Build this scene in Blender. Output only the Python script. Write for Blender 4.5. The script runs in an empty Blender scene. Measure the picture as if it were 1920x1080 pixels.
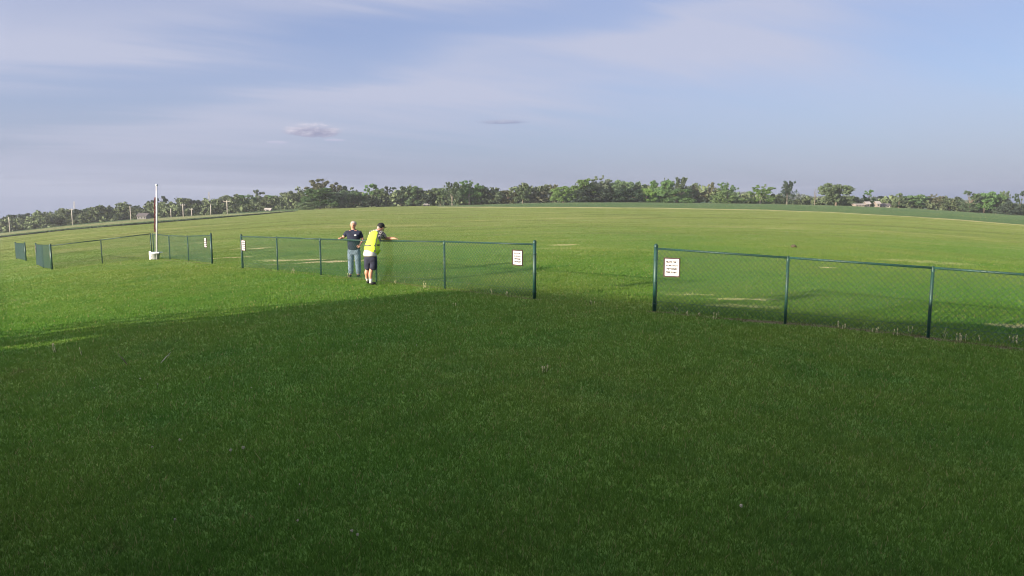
import bpy, bmesh, math, random
import numpy as np
from mathutils import Vector, Matrix, noise as mnoise

R = math.radians
sc = bpy.context.scene
col = sc.collection
random.seed(7); rng = np.random.default_rng(7)

# ------------------------------------------------------------------ camera
FPX = 1350.0          # focal length in pixels of a 1920 wide picture
CAMH = 2.3
YH = 370.0            # pixel row of the level horizon
TH = math.atan((540 - YH) / FPX)
cam_d = bpy.data.cameras.new('camera'); cam = bpy.data.objects.new('camera', cam_d); col.objects.link(cam)
cam.location = (0, 0, CAMH); cam.rotation_euler = (math.pi / 2 - TH, 0, 0)
cam_d.sensor_width = 36; cam_d.lens = 36 * FPX / 1920; cam_d.clip_start = .05; cam_d.clip_end = 9000
sc.camera = cam
sc.cycles.pixel_filter_type = 'BLACKMAN_HARRIS'; sc.cycles.filter_width = 1.05
sc.render.resolution_x = 1024; sc.render.resolution_y = 576

# ------------------------------------------------------------------ sun and sky
SUN_EL = R(12.5); SUN_AZ = R(54)      # light travels towards +x+y, SUN_AZ to the right of the view
sd = bpy.data.lights.new('sun', 'SUN'); sun = bpy.data.objects.new('sun', sd); col.objects.link(sun)
sd.energy = 2.75; sd.angle = R(0.5); sd.color = (1, .86, .66)
ldir = Vector((math.sin(SUN_AZ) * math.cos(SUN_EL), math.cos(SUN_AZ) * math.cos(SUN_EL), -math.sin(SUN_EL)))
sun.rotation_euler = ldir.to_track_quat('-Z', 'Y').to_euler()
sun.location = (-20, -15, 12)

world = bpy.data.worlds.new('World'); sc.world = world; world.use_nodes = True
nt = world.node_tree; nt.nodes.clear()
def N(t, tree=None, **kw):
    n = (tree or nt).nodes.new(t)
    for k, v in kw.items(): setattr(n, k, v)
    return n
def lk(a, b, tree=None): (tree or nt).links.new(a, b)
def mth(op, a, b=None, c=None, tree=None, clamp=False):
    n = N('ShaderNodeMath', tree, operation=op); n.use_clamp = clamp
    for i, v in enumerate((a, b, c)):
        if v is None: continue
        if isinstance(v, (int, float)): n.inputs[i].default_value = v
        else: lk(v, n.inputs[i], tree)
    return n.outputs[0]
def mixc(f, a, b, tree=None, mode='MIX'):
    n = N('ShaderNodeMix', tree, data_type='RGBA', blend_type=mode)
    for s, v in ((n.inputs[0], f), (n.inputs[6], a), (n.inputs[7], b)):
        if isinstance(v, (int, float)): s.default_value = v
        elif isinstance(v, tuple): s.default_value = (*v, 1) if len(v) == 3 else v
        else: lk(v, s, tree)
    return n.outputs[2]
def ramp(x, lo, hi, tree=None, a=0.0, b=1.0, smooth=True):
    n = N('ShaderNodeMapRange', tree, interpolation_type='SMOOTHSTEP' if smooth else 'LINEAR')
    lk(x, n.inputs[0], tree)
    for i, v in zip((1, 2, 3, 4), (lo, hi, a, b)): n.inputs[i].default_value = v
    return n.outputs[0]

sky = N('ShaderNodeTexSky', sky_type='NISHITA', sun_disc=False, sun_elevation=SUN_EL,
        sun_rotation=math.atan2(-ldir.x, -ldir.y), altitude=250, air_density=1.0, dust_density=1.6, ozone_density=2.2)
tc = N('ShaderNodeTexCoord'); sep = N('ShaderNodeSeparateXYZ'); lk(tc.outputs['Generated'], sep.inputs[0])
X, Y, Z = sep.outputs
az = mth('MULTIPLY', mth('ARCTAN2', X, Y), 180 / math.pi)
el = mth('MULTIPLY', mth('ARCSINE', Z), 180 / math.pi)
# thin cirrus sheet: streaks rising to the right
def fbm(vx, vy, vz, scale, detail=6, rough=.6, dist=0.0):
    c = N('ShaderNodeCombineXYZ')
    for i, v in enumerate((vx, vy, vz)):
        if isinstance(v, (int, float)): c.inputs[i].default_value = v
        else: lk(v, c.inputs[i])
    n = N('ShaderNodeTexNoise'); n.inputs['Scale'].default_value = scale; n.inputs['Detail'].default_value = detail
    n.inputs['Roughness'].default_value = rough; n.inputs['Distortion'].default_value = dist
    lk(c.outputs[0], n.inputs['Vector']); return n.outputs[0]
den = mth('ADD', mth('MAXIMUM', Z, 0.0), .13)
px_, py_ = mth('DIVIDE', X, den), mth('DIVIDE', Y, den)
ca, sa = math.cos(R(28)), math.sin(R(28))
ru = mth('ADD', mth('MULTIPLY', px_, ca), mth('MULTIPLY', py_, sa))
rv = mth('SUBTRACT', mth('MULTIPLY', py_, ca), mth('MULTIPLY', px_, sa))
broad = fbm(mth('MULTIPLY', ru, .35), rv, 3.1, .42, 5, .52, .3)
fine = fbm(mth('MULTIPLY', ru, .22), rv, 8.7, 1.5, 8, .6, .4)
cir = mth('ADD', mth('MULTIPLY', broad, .72), mth('MULTIPLY', fine, .28))
# the broad bright veil that leans from the low middle to the upper right
axis = mth('ADD', mth('SUBTRACT', el, mth('ADD', mth('MULTIPLY', az, .23), 10.6)), mth('MULTIPLY', mth('SUBTRACT', fine, .5), 9.0))
def bandf(off, up, dn):
    q = mth('SUBTRACT', axis, off)
    u_ = mth('DIVIDE', mth('MAXIMUM', q, 0.0), up); d_ = mth('DIVIDE', mth('MINIMUM', q, 0.0), dn)
    return mth('EXPONENT', mth('MULTIPLY', mth('ADD', mth('MULTIPLY', u_, u_), mth('MULTIPLY', d_, d_)), -1.0))
tex = ramp(cir, .22, .66)
veil = mth('ADD', bandf(0.0, 1.5, 5.0), mth('MULTIPLY', bandf(6.6, 3.5, 1.8), .8))
cir2 = mth('ADD', mth('ADD', .10, mth('MULTIPLY', ramp(cir, .36, .68), .32)), mth('MULTIPLY', mth('MULTIPLY', veil, tex), .95), clamp=True)
cirf = mth('MULTIPLY', cir2, .85)
CIR_COL = (2.35, 2.46, 3.08)
base = mixc(1.0, mixc(1.0, sky.outputs[0], (.36, .36, .38), mode='MULTIPLY'), (.66, .78, 1.50), mode='ADD')
# glow added to the unseen sunward sky and cloud, to fill the lawn shade
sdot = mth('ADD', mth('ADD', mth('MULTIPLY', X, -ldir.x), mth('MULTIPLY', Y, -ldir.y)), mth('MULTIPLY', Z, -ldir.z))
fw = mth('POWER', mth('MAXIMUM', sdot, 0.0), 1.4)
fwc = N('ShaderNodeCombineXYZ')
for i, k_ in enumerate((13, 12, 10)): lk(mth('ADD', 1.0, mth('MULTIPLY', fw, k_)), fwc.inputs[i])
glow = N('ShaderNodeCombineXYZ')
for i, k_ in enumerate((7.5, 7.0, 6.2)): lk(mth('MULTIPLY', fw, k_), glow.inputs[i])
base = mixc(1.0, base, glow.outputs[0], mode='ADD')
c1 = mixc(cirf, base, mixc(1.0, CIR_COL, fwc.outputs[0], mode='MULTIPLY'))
# hazy band towards the horizon
hz = ramp(el, 9, -1)
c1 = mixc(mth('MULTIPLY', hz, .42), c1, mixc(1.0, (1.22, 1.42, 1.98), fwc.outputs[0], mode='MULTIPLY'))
# two small flat cumulus clouds: lit from the left, grey-violet beneath
def puff(c, a0, e0, wa, we, seed, bright, dark, strength):
    n = fbm(mth('MULTIPLY', az, .55), mth('MULTIPLY', el, 1.7), seed, 1.1, 7, .62, .2)
    da = mth('DIVIDE', mth('SUBTRACT', az, a0), wa); de = mth('DIVIDE', mth('SUBTRACT', el, e0), we)
    de2 = mth('MULTIPLY', de, mth('ADD', 1.0, mth('MULTIPLY', mth('LESS_THAN', de, 0.0), .5)))
    r2 = mth('ADD', mth('MULTIPLY', da, da), mth('MULTIPLY', de2, de2))
    m = ramp(mth('SUBTRACT', mth('ADD', 1.0, mth('MULTIPLY', mth('SUBTRACT', n, .5), 2.6)), r2), .05, .8)
    shade = ramp(mth('ADD', de, mth('MULTIPLY', mth('SUBTRACT', n, .5), 3.0)), -.7, .8)
    cc = mixc(shade, dark, bright)
    return mixc(mth('MULTIPLY', m, strength), c, cc)
def azel(x, y):
    F = Vector((0, math.cos(TH), -math.sin(TH))); U = Vector((0, math.sin(TH), math.cos(TH)))
    d = F + Vector(((x - 960) / FPX, 0, 0)) - (y - 540) / FPX * U; d.normalize()
    return math.degrees(math.atan2(d.x, d.y)), math.degrees(math.asin(d.z))
for (x, y, wa, we, sd_, br, dk, st) in ((588, 246, 2.5, .72, 2.0, (3.0, 2.9, 3.35), (1.25, 1.3, 1.95), .9),
                                        (520, 267, .8, .14, 5.0, (2.6, 2.55, 3.25), (2.2, 2.2, 3.0), .5),
                                        (628, 263, .9, .14, 6.0, (2.6, 2.55, 3.25), (2.2, 2.2, 3.0), .5),
                                        (948, 229, 2.3, .24, 9.0, (2.0, 2.1, 2.7), (1.1, 1.2, 1.9), .75)):
    a0, e0 = azel(x, y); c1 = puff(c1, a0, e0, wa, we, sd_, br, dk, st)
bg = N('ShaderNodeBackground'); bg.inputs[1].default_value = 0.054
wo = N('ShaderNodeOutputWorld'); lk(c1, bg.inputs[0]); lk(bg.outputs[0], wo.inputs[0])

sc.view_settings.view_transform = 'Standard'; sc.view_settings.look = 'None'
sc.view_settings.gamma = 1; sc.view_settings.use_curve_mapping = False
sc.view_settings.exposure = 2.14

# ------------------------------------------------------------------ terrain shape
F = np.array([0, math.cos(TH), -math.sin(TH)]); U = np.array([0, math.sin(TH), math.cos(TH)])
def ray(x, y): return F + np.array([(x - 960) / FPX, 0, 0]) - (y - 540) / FPX * U
YT = 300.0
# the field lies on a broad low rise: it falls away to the left and, less, to the right
FOOT = [(0, 437), (130, 422), (240, 412), (390, 403), (540, 393), (700, 388), (860, 385), (1000, 380.5), (1100, 379),
        (1200, 379), (1400, 381.5), (1600, 386), (1700, 390), (1920, 404)]
PA, PS = [], []
for x, y in FOOT:
    d = ray(x, y); PA.append(math.atan2(d[0], d[1])); PS.append(-(CAMH + YT * d[2] / d[1]) / YT)
fa = np.linspace(PA[0], PA[-1], 121); fs = np.interp(fa, PA, PS)
k = np.exp(-np.linspace(-2, 2, 11) ** 2); k /= k.sum()
fs = np.convolve(np.pad(fs, 5, mode='reflect', reflect_type='odd'), k, 'valid')
FA = np.concatenate([[-math.pi, R(-100), R(-55)], fa, [R(55), R(100), math.pi]])
FS = np.concatenate([[0, 0, fs[0] * 1.15], fs, [fs[-1] * 1.2, 0, 0]])
def gz(x, y):
    x = np.asarray(x, float); y = np.asarray(y, float)
    r = np.hypot(x, y); a = np.arctan2(x, y)
    return -r * np.interp(a, FA, FS * np.maximum(.35, np.cos(FA)))
def G(x, y):
    """the point of the ground seen at a pixel of the 1920x1080 photograph"""
    d = ray(x, y); s = float(-gz(d[0], d[1])) / d[1]
    t = -CAMH / (d[2] + d[1] * s)
    return Vector((t * d[0], t * d[1], float(gz(t * d[0], t * d[1]))))
def at(x, y, Yd):
    d = ray(x, y); k = Yd / d[1]
    return Vector((d[0] * k, Yd, CAMH + d[2] * k))
def on(x, Yd):
    """ground point at depth Yd below pixel column x (column read at the horizon)"""
    d = ray(x, 390); X_ = d[0] / d[1] * Yd
    return Vector((X_, Yd, float(gz(X_, Yd))))

# ------------------------------------------------------------------ helpers
def new_obj(name, me, parent=None, loc=None):
    o = bpy.data.objects.new(name, me); col.objects.link(o)
    if parent is not None: o.parent = parent
    if loc is not None: o.location = loc
    return o
def tag(o, label=None, cat=None, group=None, kind=None):
    if label: o['label'] = label
    if cat: o['category'] = cat
    if group: o['group'] = group
    if kind: o['kind'] = kind
    return o
def empty(name, loc, label, cat, group=None):
    o = bpy.data.objects.new(name, None); col.objects.link(o); o.location = loc; o.empty_display_size = .2
    return tag(o, label, cat, group)
def from_np(name, v, f, mat=None, smooth=False):
    """v (n,3), f (m,k) same size faces"""
    v = np.asarray(v, np.float32); f = np.asarray(f, np.int32)
    me = bpy.data.meshes.new(name); m, k_ = f.shape
    me.vertices.add(len(v)); me.vertices.foreach_set('co', v.ravel())
    me.loops.add(m * k_); me.loops.foreach_set('vertex_index', f.ravel())
    me.polygons.add(m); me.polygons.foreach_set('loop_start', np.arange(0, m * k_, k_, dtype=np.int32))
    me.polygons.foreach_set('loop_total', np.full(m, k_, dtype=np.int32))
    me.update(calc_edges=True); me.validate()
    if smooth: me.polygons.foreach_set('use_smooth', np.ones(m, bool))
    if mat: me.materials.append(mat)
    return me
class MB:
    def __init__(s): s.v = []; s.f = []
    def tube(s, a, b, r, r2=None, n=8, cap=True):
        a, b = Vector(a), Vector(b); r2 = r if r2 is None else r2
        d = (b - a).normalized(); u = d.orthogonal().normalized(); w = d.cross(u); i0 = len(s.v)
        for P, q in ((a, r), (b, r2)):
            for k_ in range(n):
                t = 2 * math.pi * k_ / n; s.v.append(P + (u * math.cos(t) + w * math.sin(t)) * q)
        for k_ in range(n):
            s.f.append((i0 + k_, i0 + (k_ + 1) % n, i0 + n + (k_ + 1) % n, i0 + n + k_))
        if cap: s.f.append(tuple(i0 + k_ for k_ in reversed(range(n)))); s.f.append(tuple(i0 + n + k_ for k_ in range(n)))
        return s
    def box(s, c, d, rot=None, taper=1.0):
        c = Vector(c); i0 = len(s.v)
        for z in (-1, 1):
            for x, y in ((-1, -1), (1, -1), (1, 1), (-1, 1)):
                k_ = taper if z > 0 else 1
                p = Vector((x * d[0] / 2 * k_, y * d[1] / 2 * k_, z * d[2] / 2))
                if rot is not None: p = rot @ p
                s.v.append(c + p)
        for q in ((3, 2, 1, 0), (4, 5, 6, 7), (0, 1, 5, 4), (1, 2, 6, 5), (2, 3, 7, 6), (3, 0, 4, 7)):
            s.f.append(tuple(i0 + k_ for k_ in q))
        return s
    def lathe(s, prof, c=(0, 0, 0), n=16):
        i0 = len(s.v); c = Vector(c)
        for r, z in prof:
            for k_ in range(n):
                t = 2 * math.pi * k_ / n; s.v.append(c + Vector((r * math.cos(t), r * math.sin(t), z)))
        for j in range(len(prof) - 1):
            for k_ in range(n):
                s.f.append((i0 + j * n + k_, i0 + j * n + (k_ + 1) % n, i0 + (j + 1) * n + (k_ + 1) % n, i0 + (j + 1) * n + k_))
        return s
    def ball(s, c, r, n=10, m=7):
        i0 = len(s.v); c = Vector(c); r = Vector(r) if hasattr(r, '__len__') else Vector((r, r, r))
        for j in range(m + 1):
            p = math.pi * j / m
            for k_ in range(n):
                t = 2 * math.pi * k_ / n
                s.v.append(c + Vector((r.x * math.sin(p) * math.cos(t), r.y * math.sin(p) * math.sin(t), -r.z * math.cos(p))))
        for j in range(m):
            for k_ in range(n):
                s.f.append((i0 + j * n + k_, i0 + j * n + (k_ + 1) % n, i0 + (j + 1) * n + (k_ + 1) % n, i0 + (j + 1) * n + k_))
        return s
    def build(s, name, mat, parent=None, smooth=False, loc=None):
        me = bpy.data.meshes.new(name); me.from_pydata([tuple(p) for p in s.v], [], s.f); me.validate(); me.update()
        if smooth:
            for p in me.polygons: p.use_smooth = True
        me.materials.append(mat)
        return new_obj(name, me, parent, loc)

# ------------------------------------------------------------------ materials
MT = {}
def mat(name, colr, rough=.7, metal=0, var=.12, scale=8, bump=0, bscale=60, spec=.3, objvar=0.0, trans=0.0):
    m = bpy.data.materials.new(name); m.use_nodes = True; t = m.node_tree
    b = t.nodes['Principled BSDF']; b.inputs['Roughness'].default_value = rough; b.inputs['Metallic'].default_value = metal
    b.inputs['Specular IOR Level'].default_value = spec
    tcn = N('ShaderNodeTexCoord', t)
    n = N('ShaderNodeTexNoise', t); n.inputs['Scale'].default_value = scale; n.inputs['Detail'].default_value = 6
    lk(tcn.outputs['Object'], n.inputs['Vector'], t)
    f = ramp(n.outputs[0], .3, .7, t)
    c = mixc(f, tuple(x * (1 - var) for x in colr), tuple(min(1, x * (1 + var)) for x in colr), t)
    if objvar:
        oi = N('ShaderNodeObjectInfo', t); hs = N('ShaderNodeHueSaturation', t)
        lk(mth('ADD', .5, mth('MULTIPLY', mth('SUBTRACT', oi.outputs['Random'], .5), objvar * .22, tree=t), tree=t), hs.inputs['Hue'], t)
        r2 = mth('FRACT', mth('MULTIPLY', oi.outputs['Random'], 17.31, tree=t), tree=t)
        lk(mth('ADD', 1 - objvar * .6, mth('MULTIPLY', r2, objvar * 1.5, tree=t), tree=t), hs.inputs['Value'], t)
        r3 = mth('FRACT', mth('MULTIPLY', oi.outputs['Random'], 41.7, tree=t), tree=t)
        lk(mth('ADD', .7, mth('MULTIPLY', r3, .45, tree=t), tree=t), hs.inputs['Saturation'], t)
        lk(c, hs.inputs['Color'], t); c = hs.outputs[0]
    lk(c, b.inputs['Base Color'], t)
    if bump:
        n2 = N('ShaderNodeTexNoise', t); n2.inputs['Scale'].default_value = bscale; n2.inputs['Detail'].default_value = 4
        lk(tcn.outputs['Object'], n2.inputs['Vector'], t)
        bp = N('ShaderNodeBump', t); bp.inputs['Strength'].default_value = bump; bp.inputs['Distance'].default_value = .02
        lk(n2.outputs[0], bp.inputs['Height'], t); lk(bp.outputs[0], b.inputs['Normal'], t)
    if trans:
        tr = N('ShaderNodeBsdfTranslucent', t); lk(c, tr.inputs[0], t)
        mx = N('ShaderNodeMixShader', t); mx.inputs[0].default_value = trans
        lk(b.outputs[0], mx.inputs[1], t); lk(tr.outputs[0], mx.inputs[2], t)
        lk(mx.outputs[0], t.nodes['Material Output'].inputs[0], t)
    MT[name] = m; return m
mat('green_vinyl', (.004, .036, .027), .5, var=.25, scale=5, spec=.5)
mat('green_wire', (.006, .046, .031), .45, var=.2, scale=3, spec=.5)
mat('white_plastic', (.66, .66, .67), .4, var=.03)
mat('pole_paint', (.50, .50, .52), .5, var=.12, scale=5)
mat('sign_white', (.60, .58, .58), .5, var=.02)
mat('sign_frame', (.03, .012, .010), .6, var=.15)
mat('sign_ink', (.012, .010, .012), .6, var=.05)
mat('maroon_cloth', (.06, .008, .014), .85, var=.3, scale=6)
mat('grey_bucket', (.42, .44, .48), .6, var=.1)
mat('concrete', (.38, .36, .33), .9, var=.15, bump=.4)
mat('bark', (.12, .095, .07), .9, var=.3, scale=2)
mat('pale_bark', (.15, .135, .11), .9, var=.3, scale=2)
mat('leaf_dark', (.052, .072, .040), .75, var=.35, scale=.25, objvar=.5, trans=.4)
mat('leaf_mid', (.118, .160, .048), .7, var=.35, scale=.3, objvar=.5, trans=.4)
mat('leaf_spring', (.17, .215, .066), .7, var=.3, scale=.3, objvar=.4, trans=.4)
mat('leaf_grey', (.120, .145, .068), .75, var=.3, scale=.3, objvar=.4, trans=.4)
mat('leaf_rust', (.135, .125, .068), .8, var=.3, scale=.3, objvar=.4, trans=.4)
mat('far_leaf', (.050, .068, .050), .85, var=.35, scale=.05)
mat('brush', (.095, .125, .06), .85, var=.5, scale=.12, trans=.15)
mat('pole_wood', (.36, .33, .29), .9, var=.2)
mat('mast_steel', (.20, .20, .22), .5, .5, var=.1)
mat('house_white', (.20, .17, .15), .8, var=.06)
mat('house_roof', (.09, .08, .08), .85, var=.15)
mat('house_roof_pale', (.26, .24, .23), .7, var=.08)
mat('house_grey', (.17, .16, .16), .85, var=.1)
mat('window_glass', (.03, .035, .04), .15, var=.05, spec=.6)
mat('skin', (.46, .23, .16), .55, var=.12, scale=12)
mat('skin_tan', (.30, .15, .10), .6, var=.12, scale=12)
mat('skin_pale', (.66, .42, .33), .6, var=.08, scale=12)
mat('grey_hair', (.30, .26, .23), .8, var=.2, scale=60)
mat('navy_shirt', (.012, .016, .035), .85, var=.3, scale=9, bump=.5, bscale=14)
mat('jeans', (.12, .165, .225), .85, var=.4, scale=9, bump=.6, bscale=16)
mat('hivis', (.58, .80, .06), .7, var=.1, scale=6, bump=.5, bscale=10, trans=.12)
mat('vest_tape', (.075, .08, .06), .4, var=.1)
mat('navy_shorts', (.018, .020, .038), .85, var=.3, scale=9, bump=.6, bscale=14)
mat('black_cloth', (.012, .012, .013), .8, var=.2)
mat('white_cloth', (.62, .58, .55), .8, var=.06)
mat('logo_white', (.6, .6, .62), .8, var=.05)
mat('wall_siding', (.75, .74, .70), .8, var=.06)
mat('stem_straw', (.42, .38, .22), .8, var=.25, scale=30)
mat('seed_white', (.34, .32, .24), .9, var=.1)
mat('clod', (.06, .05, .03), .95, var=.3, scale=20)
mat('weed_green', (.10, .14, .04), .7, var=.3, scale=6, trans=.2)
# plaid sleeve
def plaid():
    m = mat('plaid', (.2, .2, .2), .85); t = m.node_tree; b = t.nodes['Principled BSDF']
    tcn = N('ShaderNodeTexCoord', t); v = N('ShaderNodeTexVoronoi', t); v.inputs['Scale'].default_value = 22; v.distance = 'CHEBYCHEV'
    lk(tcn.outputs['Object'], v.inputs['Vector'], t)
    lk(mixc(ramp(v.outputs['Distance'], .35, .5, t), (.04, .04, .045), (.36, .33, .30), t), b.inputs['Base Color'], t)
plaid()

# ground materials -------------------------------------------------
def lawn_nodes(t, P, tint=1.0):
    """base colour of mown grass from a position socket"""
    def nz(scale, detail=5, rough=.6, mp=(1, 1, 1)):
        mm = N('ShaderNodeMapping', t); mm.inputs['Scale'].default_value = mp; lk(P, mm.inputs[0], t)
        n = N('ShaderNodeTexNoise', t); n.inputs['Scale'].default_value = scale; n.inputs['Detail'].default_value = detail
        n.inputs['Roughness'].default_value = rough; lk(mm.outputs[0], n.inputs['Vector'], t); return n.outputs[0]
    a, b_, c_ = nz(.09, 6), nz(.7, 6, .65), nz(6, 5, .7)
    d_ = nz(.5, 4, .6, (.09, 1.0, 1))
    c = mixc(ramp(a, .35, .65, t), (.076, .170, .026), (.126, .188, .036), t)
    c = mixc(mth('MULTIPLY', ramp(b_, .42, .7, t), .55, tree=t), c, (.068, .160, .032), t)
    c = mixc(mth('MULTIPLY', ramp(b_, .62, .80, t), .45, tree=t), c, (.150, .178, .052), t)
    c = mixc(mth('MULTIPLY', ramp(c_, .45, .75, t), .40, tree=t), c, (.050, .105, .020), t)
    c = mixc(mth('MULTIPLY', ramp(nz(.33, 5, .6), .55, .68, t), .45, tree=t), c, (.038, .125, .022), t)
    c = mixc(mth('MULTIPLY', ramp(nz(.55, 6, .7, (1, 1.4, 1)), .60, .72, t), .50, tree=t), c, (.118, .128, .045), t)
    c = mixc(mth('MULTIPLY', ramp(nz(2.3, 5, .7), .60, .74, t), .40, tree=t), c, (.170, .200, .060), t)
    return c, nz, d_
def turf_colour(t, P):
    c, nz, d_ = lawn_nodes(t, P)
    att = N('ShaderNodeVertexColor', t, layer_name='cover'); ca_ = N('ShaderNodeSeparateColor', t); lk(att.outputs[0], ca_.inputs[0], t)
    sepP = N('ShaderNodeSeparateXYZ', t); lk(P, sepP.inputs[0], t)
    far = ramp(sepP.outputs[1], 14, 75, t)
    # away from the building the turf is thinner, drier
    c = mixc(mth('MULTIPLY', far, .75, tree=t), c, (.162, .198, .066), t)
    c = mixc(mth('MULTIPLY', mth('MULTIPLY', ramp(d_, .48, .66, t), far, tree=t), .6, tree=t), c, (.105, .140, .045), t)
    s2 = nz(.10, 9, .78, (.35, 1, 1))
    c = mixc(mth('MULTIPLY', mth('MULTIPLY', ramp(s2, .52, .60, t), far, tree=t), .55, tree=t), c, (.25, .25, .11), t)
    s3 = nz(.13, 9, .78, (.22, 1.3, 1))
    c = mixc(mth('MULTIPLY', mth('MULTIPLY', ramp(s3, .52, .59, t), far, tree=t), .7, tree=t), c, (.085, .115, .035), t)
    brk = nz(5, 5, .7, (.5, 1, 1))
    def masked(sock, lo=.25, hi=.75): return ramp(mth('ADD', sock, mth('MULTIPLY', mth('SUBTRACT', brk, .5, tree=t), .7, tree=t), tree=t), lo, hi, t)
    crop = mixc(ramp(nz(.25, 5, .6, (.3, 1, 1)), .35, .65, t), (.060, .112, .062), (.095, .145, .068), t)
    c = mixc(masked(ca_.outputs[2], .4, .6), c, crop, t)
    c = mixc(masked(ca_.outputs[0]), c, (.46, .40, .23), t)
    c = mixc(mth('MULTIPLY', masked(ca_.outputs[1]), .8, tree=t), c, (.105, .082, .052), t)
    return c, nz
mg = bpy.data.materials.new('field_grass'); mg.use_nodes = True; t = mg.node_tree; b = t.nodes['Principled BSDF']
geo = N('ShaderNodeNewGeometry', t); P = geo.outputs['Position']
c, nz = turf_colour(t, P)
c = mixc(1.0, c, (1.35, 1.25, 1.3), t, 'MULTIPLY')
lk(c, b.inputs['Base Color'], t); b.inputs['Roughness'].default_value = .85; b.inputs['Specular IOR Level'].default_value = .15
b.inputs['Sheen Weight'].default_value = .0
bh = mth('ADD', mth('MULTIPLY', nz(14, 5, .7), .6, tree=t), nz(2.2, 5, .6), tree=t)
bp = N('ShaderNodeBump', t); bp.inputs['Strength'].default_value = .55; bp.inputs['Distance'].default_value = .10
lk(bh, bp.inputs['Height'], t); lk(bp.outputs[0], b.inputs['Normal'], t)
MT['field'] = mg

mb = bpy.data.materials.new('grass_blade'); mb.use_nodes = True; t = mb.node_tree; b = t.nodes['Principled BSDF']
geo = N('ShaderNodeNewGeometry', t); c, nz = turf_colour(t, geo.outputs['Position'])
rnd = geo.outputs['Random Per Island']
c = mixc(1.0, c, mixc(rnd, (.85, .9, .8), (1.35, 1.28, 1.25), t), t, 'MULTIPLY')
c = mixc(mth('MULTIPLY', mth('GREATER_THAN', rnd, .955, tree=t), .7, tree=t), c, (.30, .26, .12), t)
lk(c, b.inputs['Base Color'], t); b.inputs['Roughness'].default_value = .75; b.inputs['Specular IOR Level'].default_value = .10
tr = N('ShaderNodeBsdfTranslucent', t); lk(c, tr.inputs[0], t); mx = N('ShaderNodeMixShader', t); mx.inputs[0].default_value = .5
lk(b.outputs[0], mx.inputs[1], t); lk(tr.outputs[0], mx.inputs[2], t); lk(mx.outputs[0], t.nodes['Material Output'].inputs[0], t)
MT['blade'] = mb

# ------------------------------------------------------------------ ground sheet
def smooth01(x): x = np.clip(x, 0, 1); return x * x * (3 - 2 * x)
ang = np.concatenate([np.linspace(-180, -48, 40)[:-1], np.linspace(-48, 48, 520), np.linspace(48, 180, 40)[1:]])
ang = np.radians(ang)
rad = np.concatenate([[.4], np.geomspace(1.0, 60, 330), np.geomspace(60.5, 400, 260), np.geomspace(410, 7000, 40)])
A, Rr = np.meshgrid(ang, rad)
gx, gy = Rr * np.sin(A), Rr * np.cos(A); g_z = gz(gx, gy)
rel = np.zeros_like(g_z)
for (sx, sy, amp, ph) in ((.31, .23, .02, .4), (.9, 1.3, .012, 1.7), (2.1, 1.7, .006, 2.2)):
    rel += amp * np.sin(gx * sx + ph) * np.sin(gy * sy + ph * 2)
g_z = g_z + rel * smooth01((Rr - 2) / 5)
nr, na = gx.shape
idx = np.arange(nr * na).reshape(nr, na)
fc = np.stack([idx[:-1, :-1], idx[:-1, 1:], idx[1:, 1:], idx[1:, :-1]], -1).reshape(-1, 4)[:, ::-1]
gm = from_np('field', np.stack([gx, gy, g_z], -1).reshape(-1, 3), fc, MT['field'], smooth=True)
# cover mask: R pale dry ground, G bare soil, B crop
u = gx / np.maximum(gy, .1); front = (gy > 1)
def px_of(x, y, z):
    d = y * F[1] + (z - CAMH) * F[2]; d = np.where(d < .1, .1, d)
    return 960 + FPX * x / d, 540 - FPX * (y * U[1] + (z - CAMH) * U[2]) / d
pxx, pyy = px_of(gx, gy, gz(gx, gy))
cov = np.zeros((nr, na, 4), np.float32); cov[..., 3] = 1
def band(xs, y0, y1, ch, val=1.0, edge=.8):
    xs = np.array(xs, float)
    a_ = np.interp(pxx, xs, y0); b_ = np.interp(pxx, xs, y1)
    m = smooth01((pyy - a_) / edge + .5) * smooth01((b_ - pyy) / edge + .5)
    m = m * (pxx >= xs[0] - 3) * (pxx <= xs[-1] + 3) * front
    cov[..., ch] = np.maximum(cov[..., ch], m * val)
XR = [820, 960, 1100, 1220, 1440, 1560, 1700, 1800, 1930]
top = np.interp(XR, [p[0] for p in FOOT], [p[1] for p in FOOT])
bot = np.array([387.5, 388, 388.5, 389.5, 393.5, 398, 405.5, 412, 422.5])
band(XR, top - 12, bot, 2, 1)
band(XR, bot - .2, bot + 1.4, 0, .47)
band(XR, top - .4, top + 1.4, 0, .30)
XL = [-10, 130, 280, 400, 500, 555]
topL = np.array([438, 422.5, 409, 402, 397, 394]); botL = np.array([446.5, 431, 419, 409.5, 401, 396])
band(XL, topL - 12, botL, 2, 1)
band(XL, topL + .6, topL + (botL - topL) * .62, 0, .42)
def blob(x, y, rx, ry, ch, val=1.0):
    """soft patch centred on the ground point seen at pixel x, y; rx, ry in metres"""
    p = G(x, y); m = 1 - ((gx - p.x) / rx) ** 2 - ((gy - p.y) / ry) ** 2
    cov[..., ch] = np.maximum(cov[..., ch], smooth01(m * 1.2) * val)
for (x, y, rx, ry, v) in ((560, 487, 1.9, .45, .75), (640, 489, 2.3, .35, .95), (600, 492, 3.2, .25, .7), (505, 488, .9, .35, .6), (425, 484, 2.2, .3, .75),
                          (487, 465, 1.0, .5, .7), (448, 466, .8, .4, .6), (1055, 460, 1.2, .5, .6), (1300, 551, 1.0, .18, .6),
                          (1395, 560, 1.2, .25, .62), (1555, 502, .8, .2, .75), (1395, 573, 1.3, .4, .5), (1900, 612, .9, .3, .6),
                          (1730, 490, 3.5, 1.0, .45), (1260, 547, 1.4, .2, .42), (330, 468, 3, .5, .4), (1000, 415, 12, 2, .3), (1050, 466, 3, .6, .4)):
    blob(x, y, rx, ry, 0, v * .86)
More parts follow.
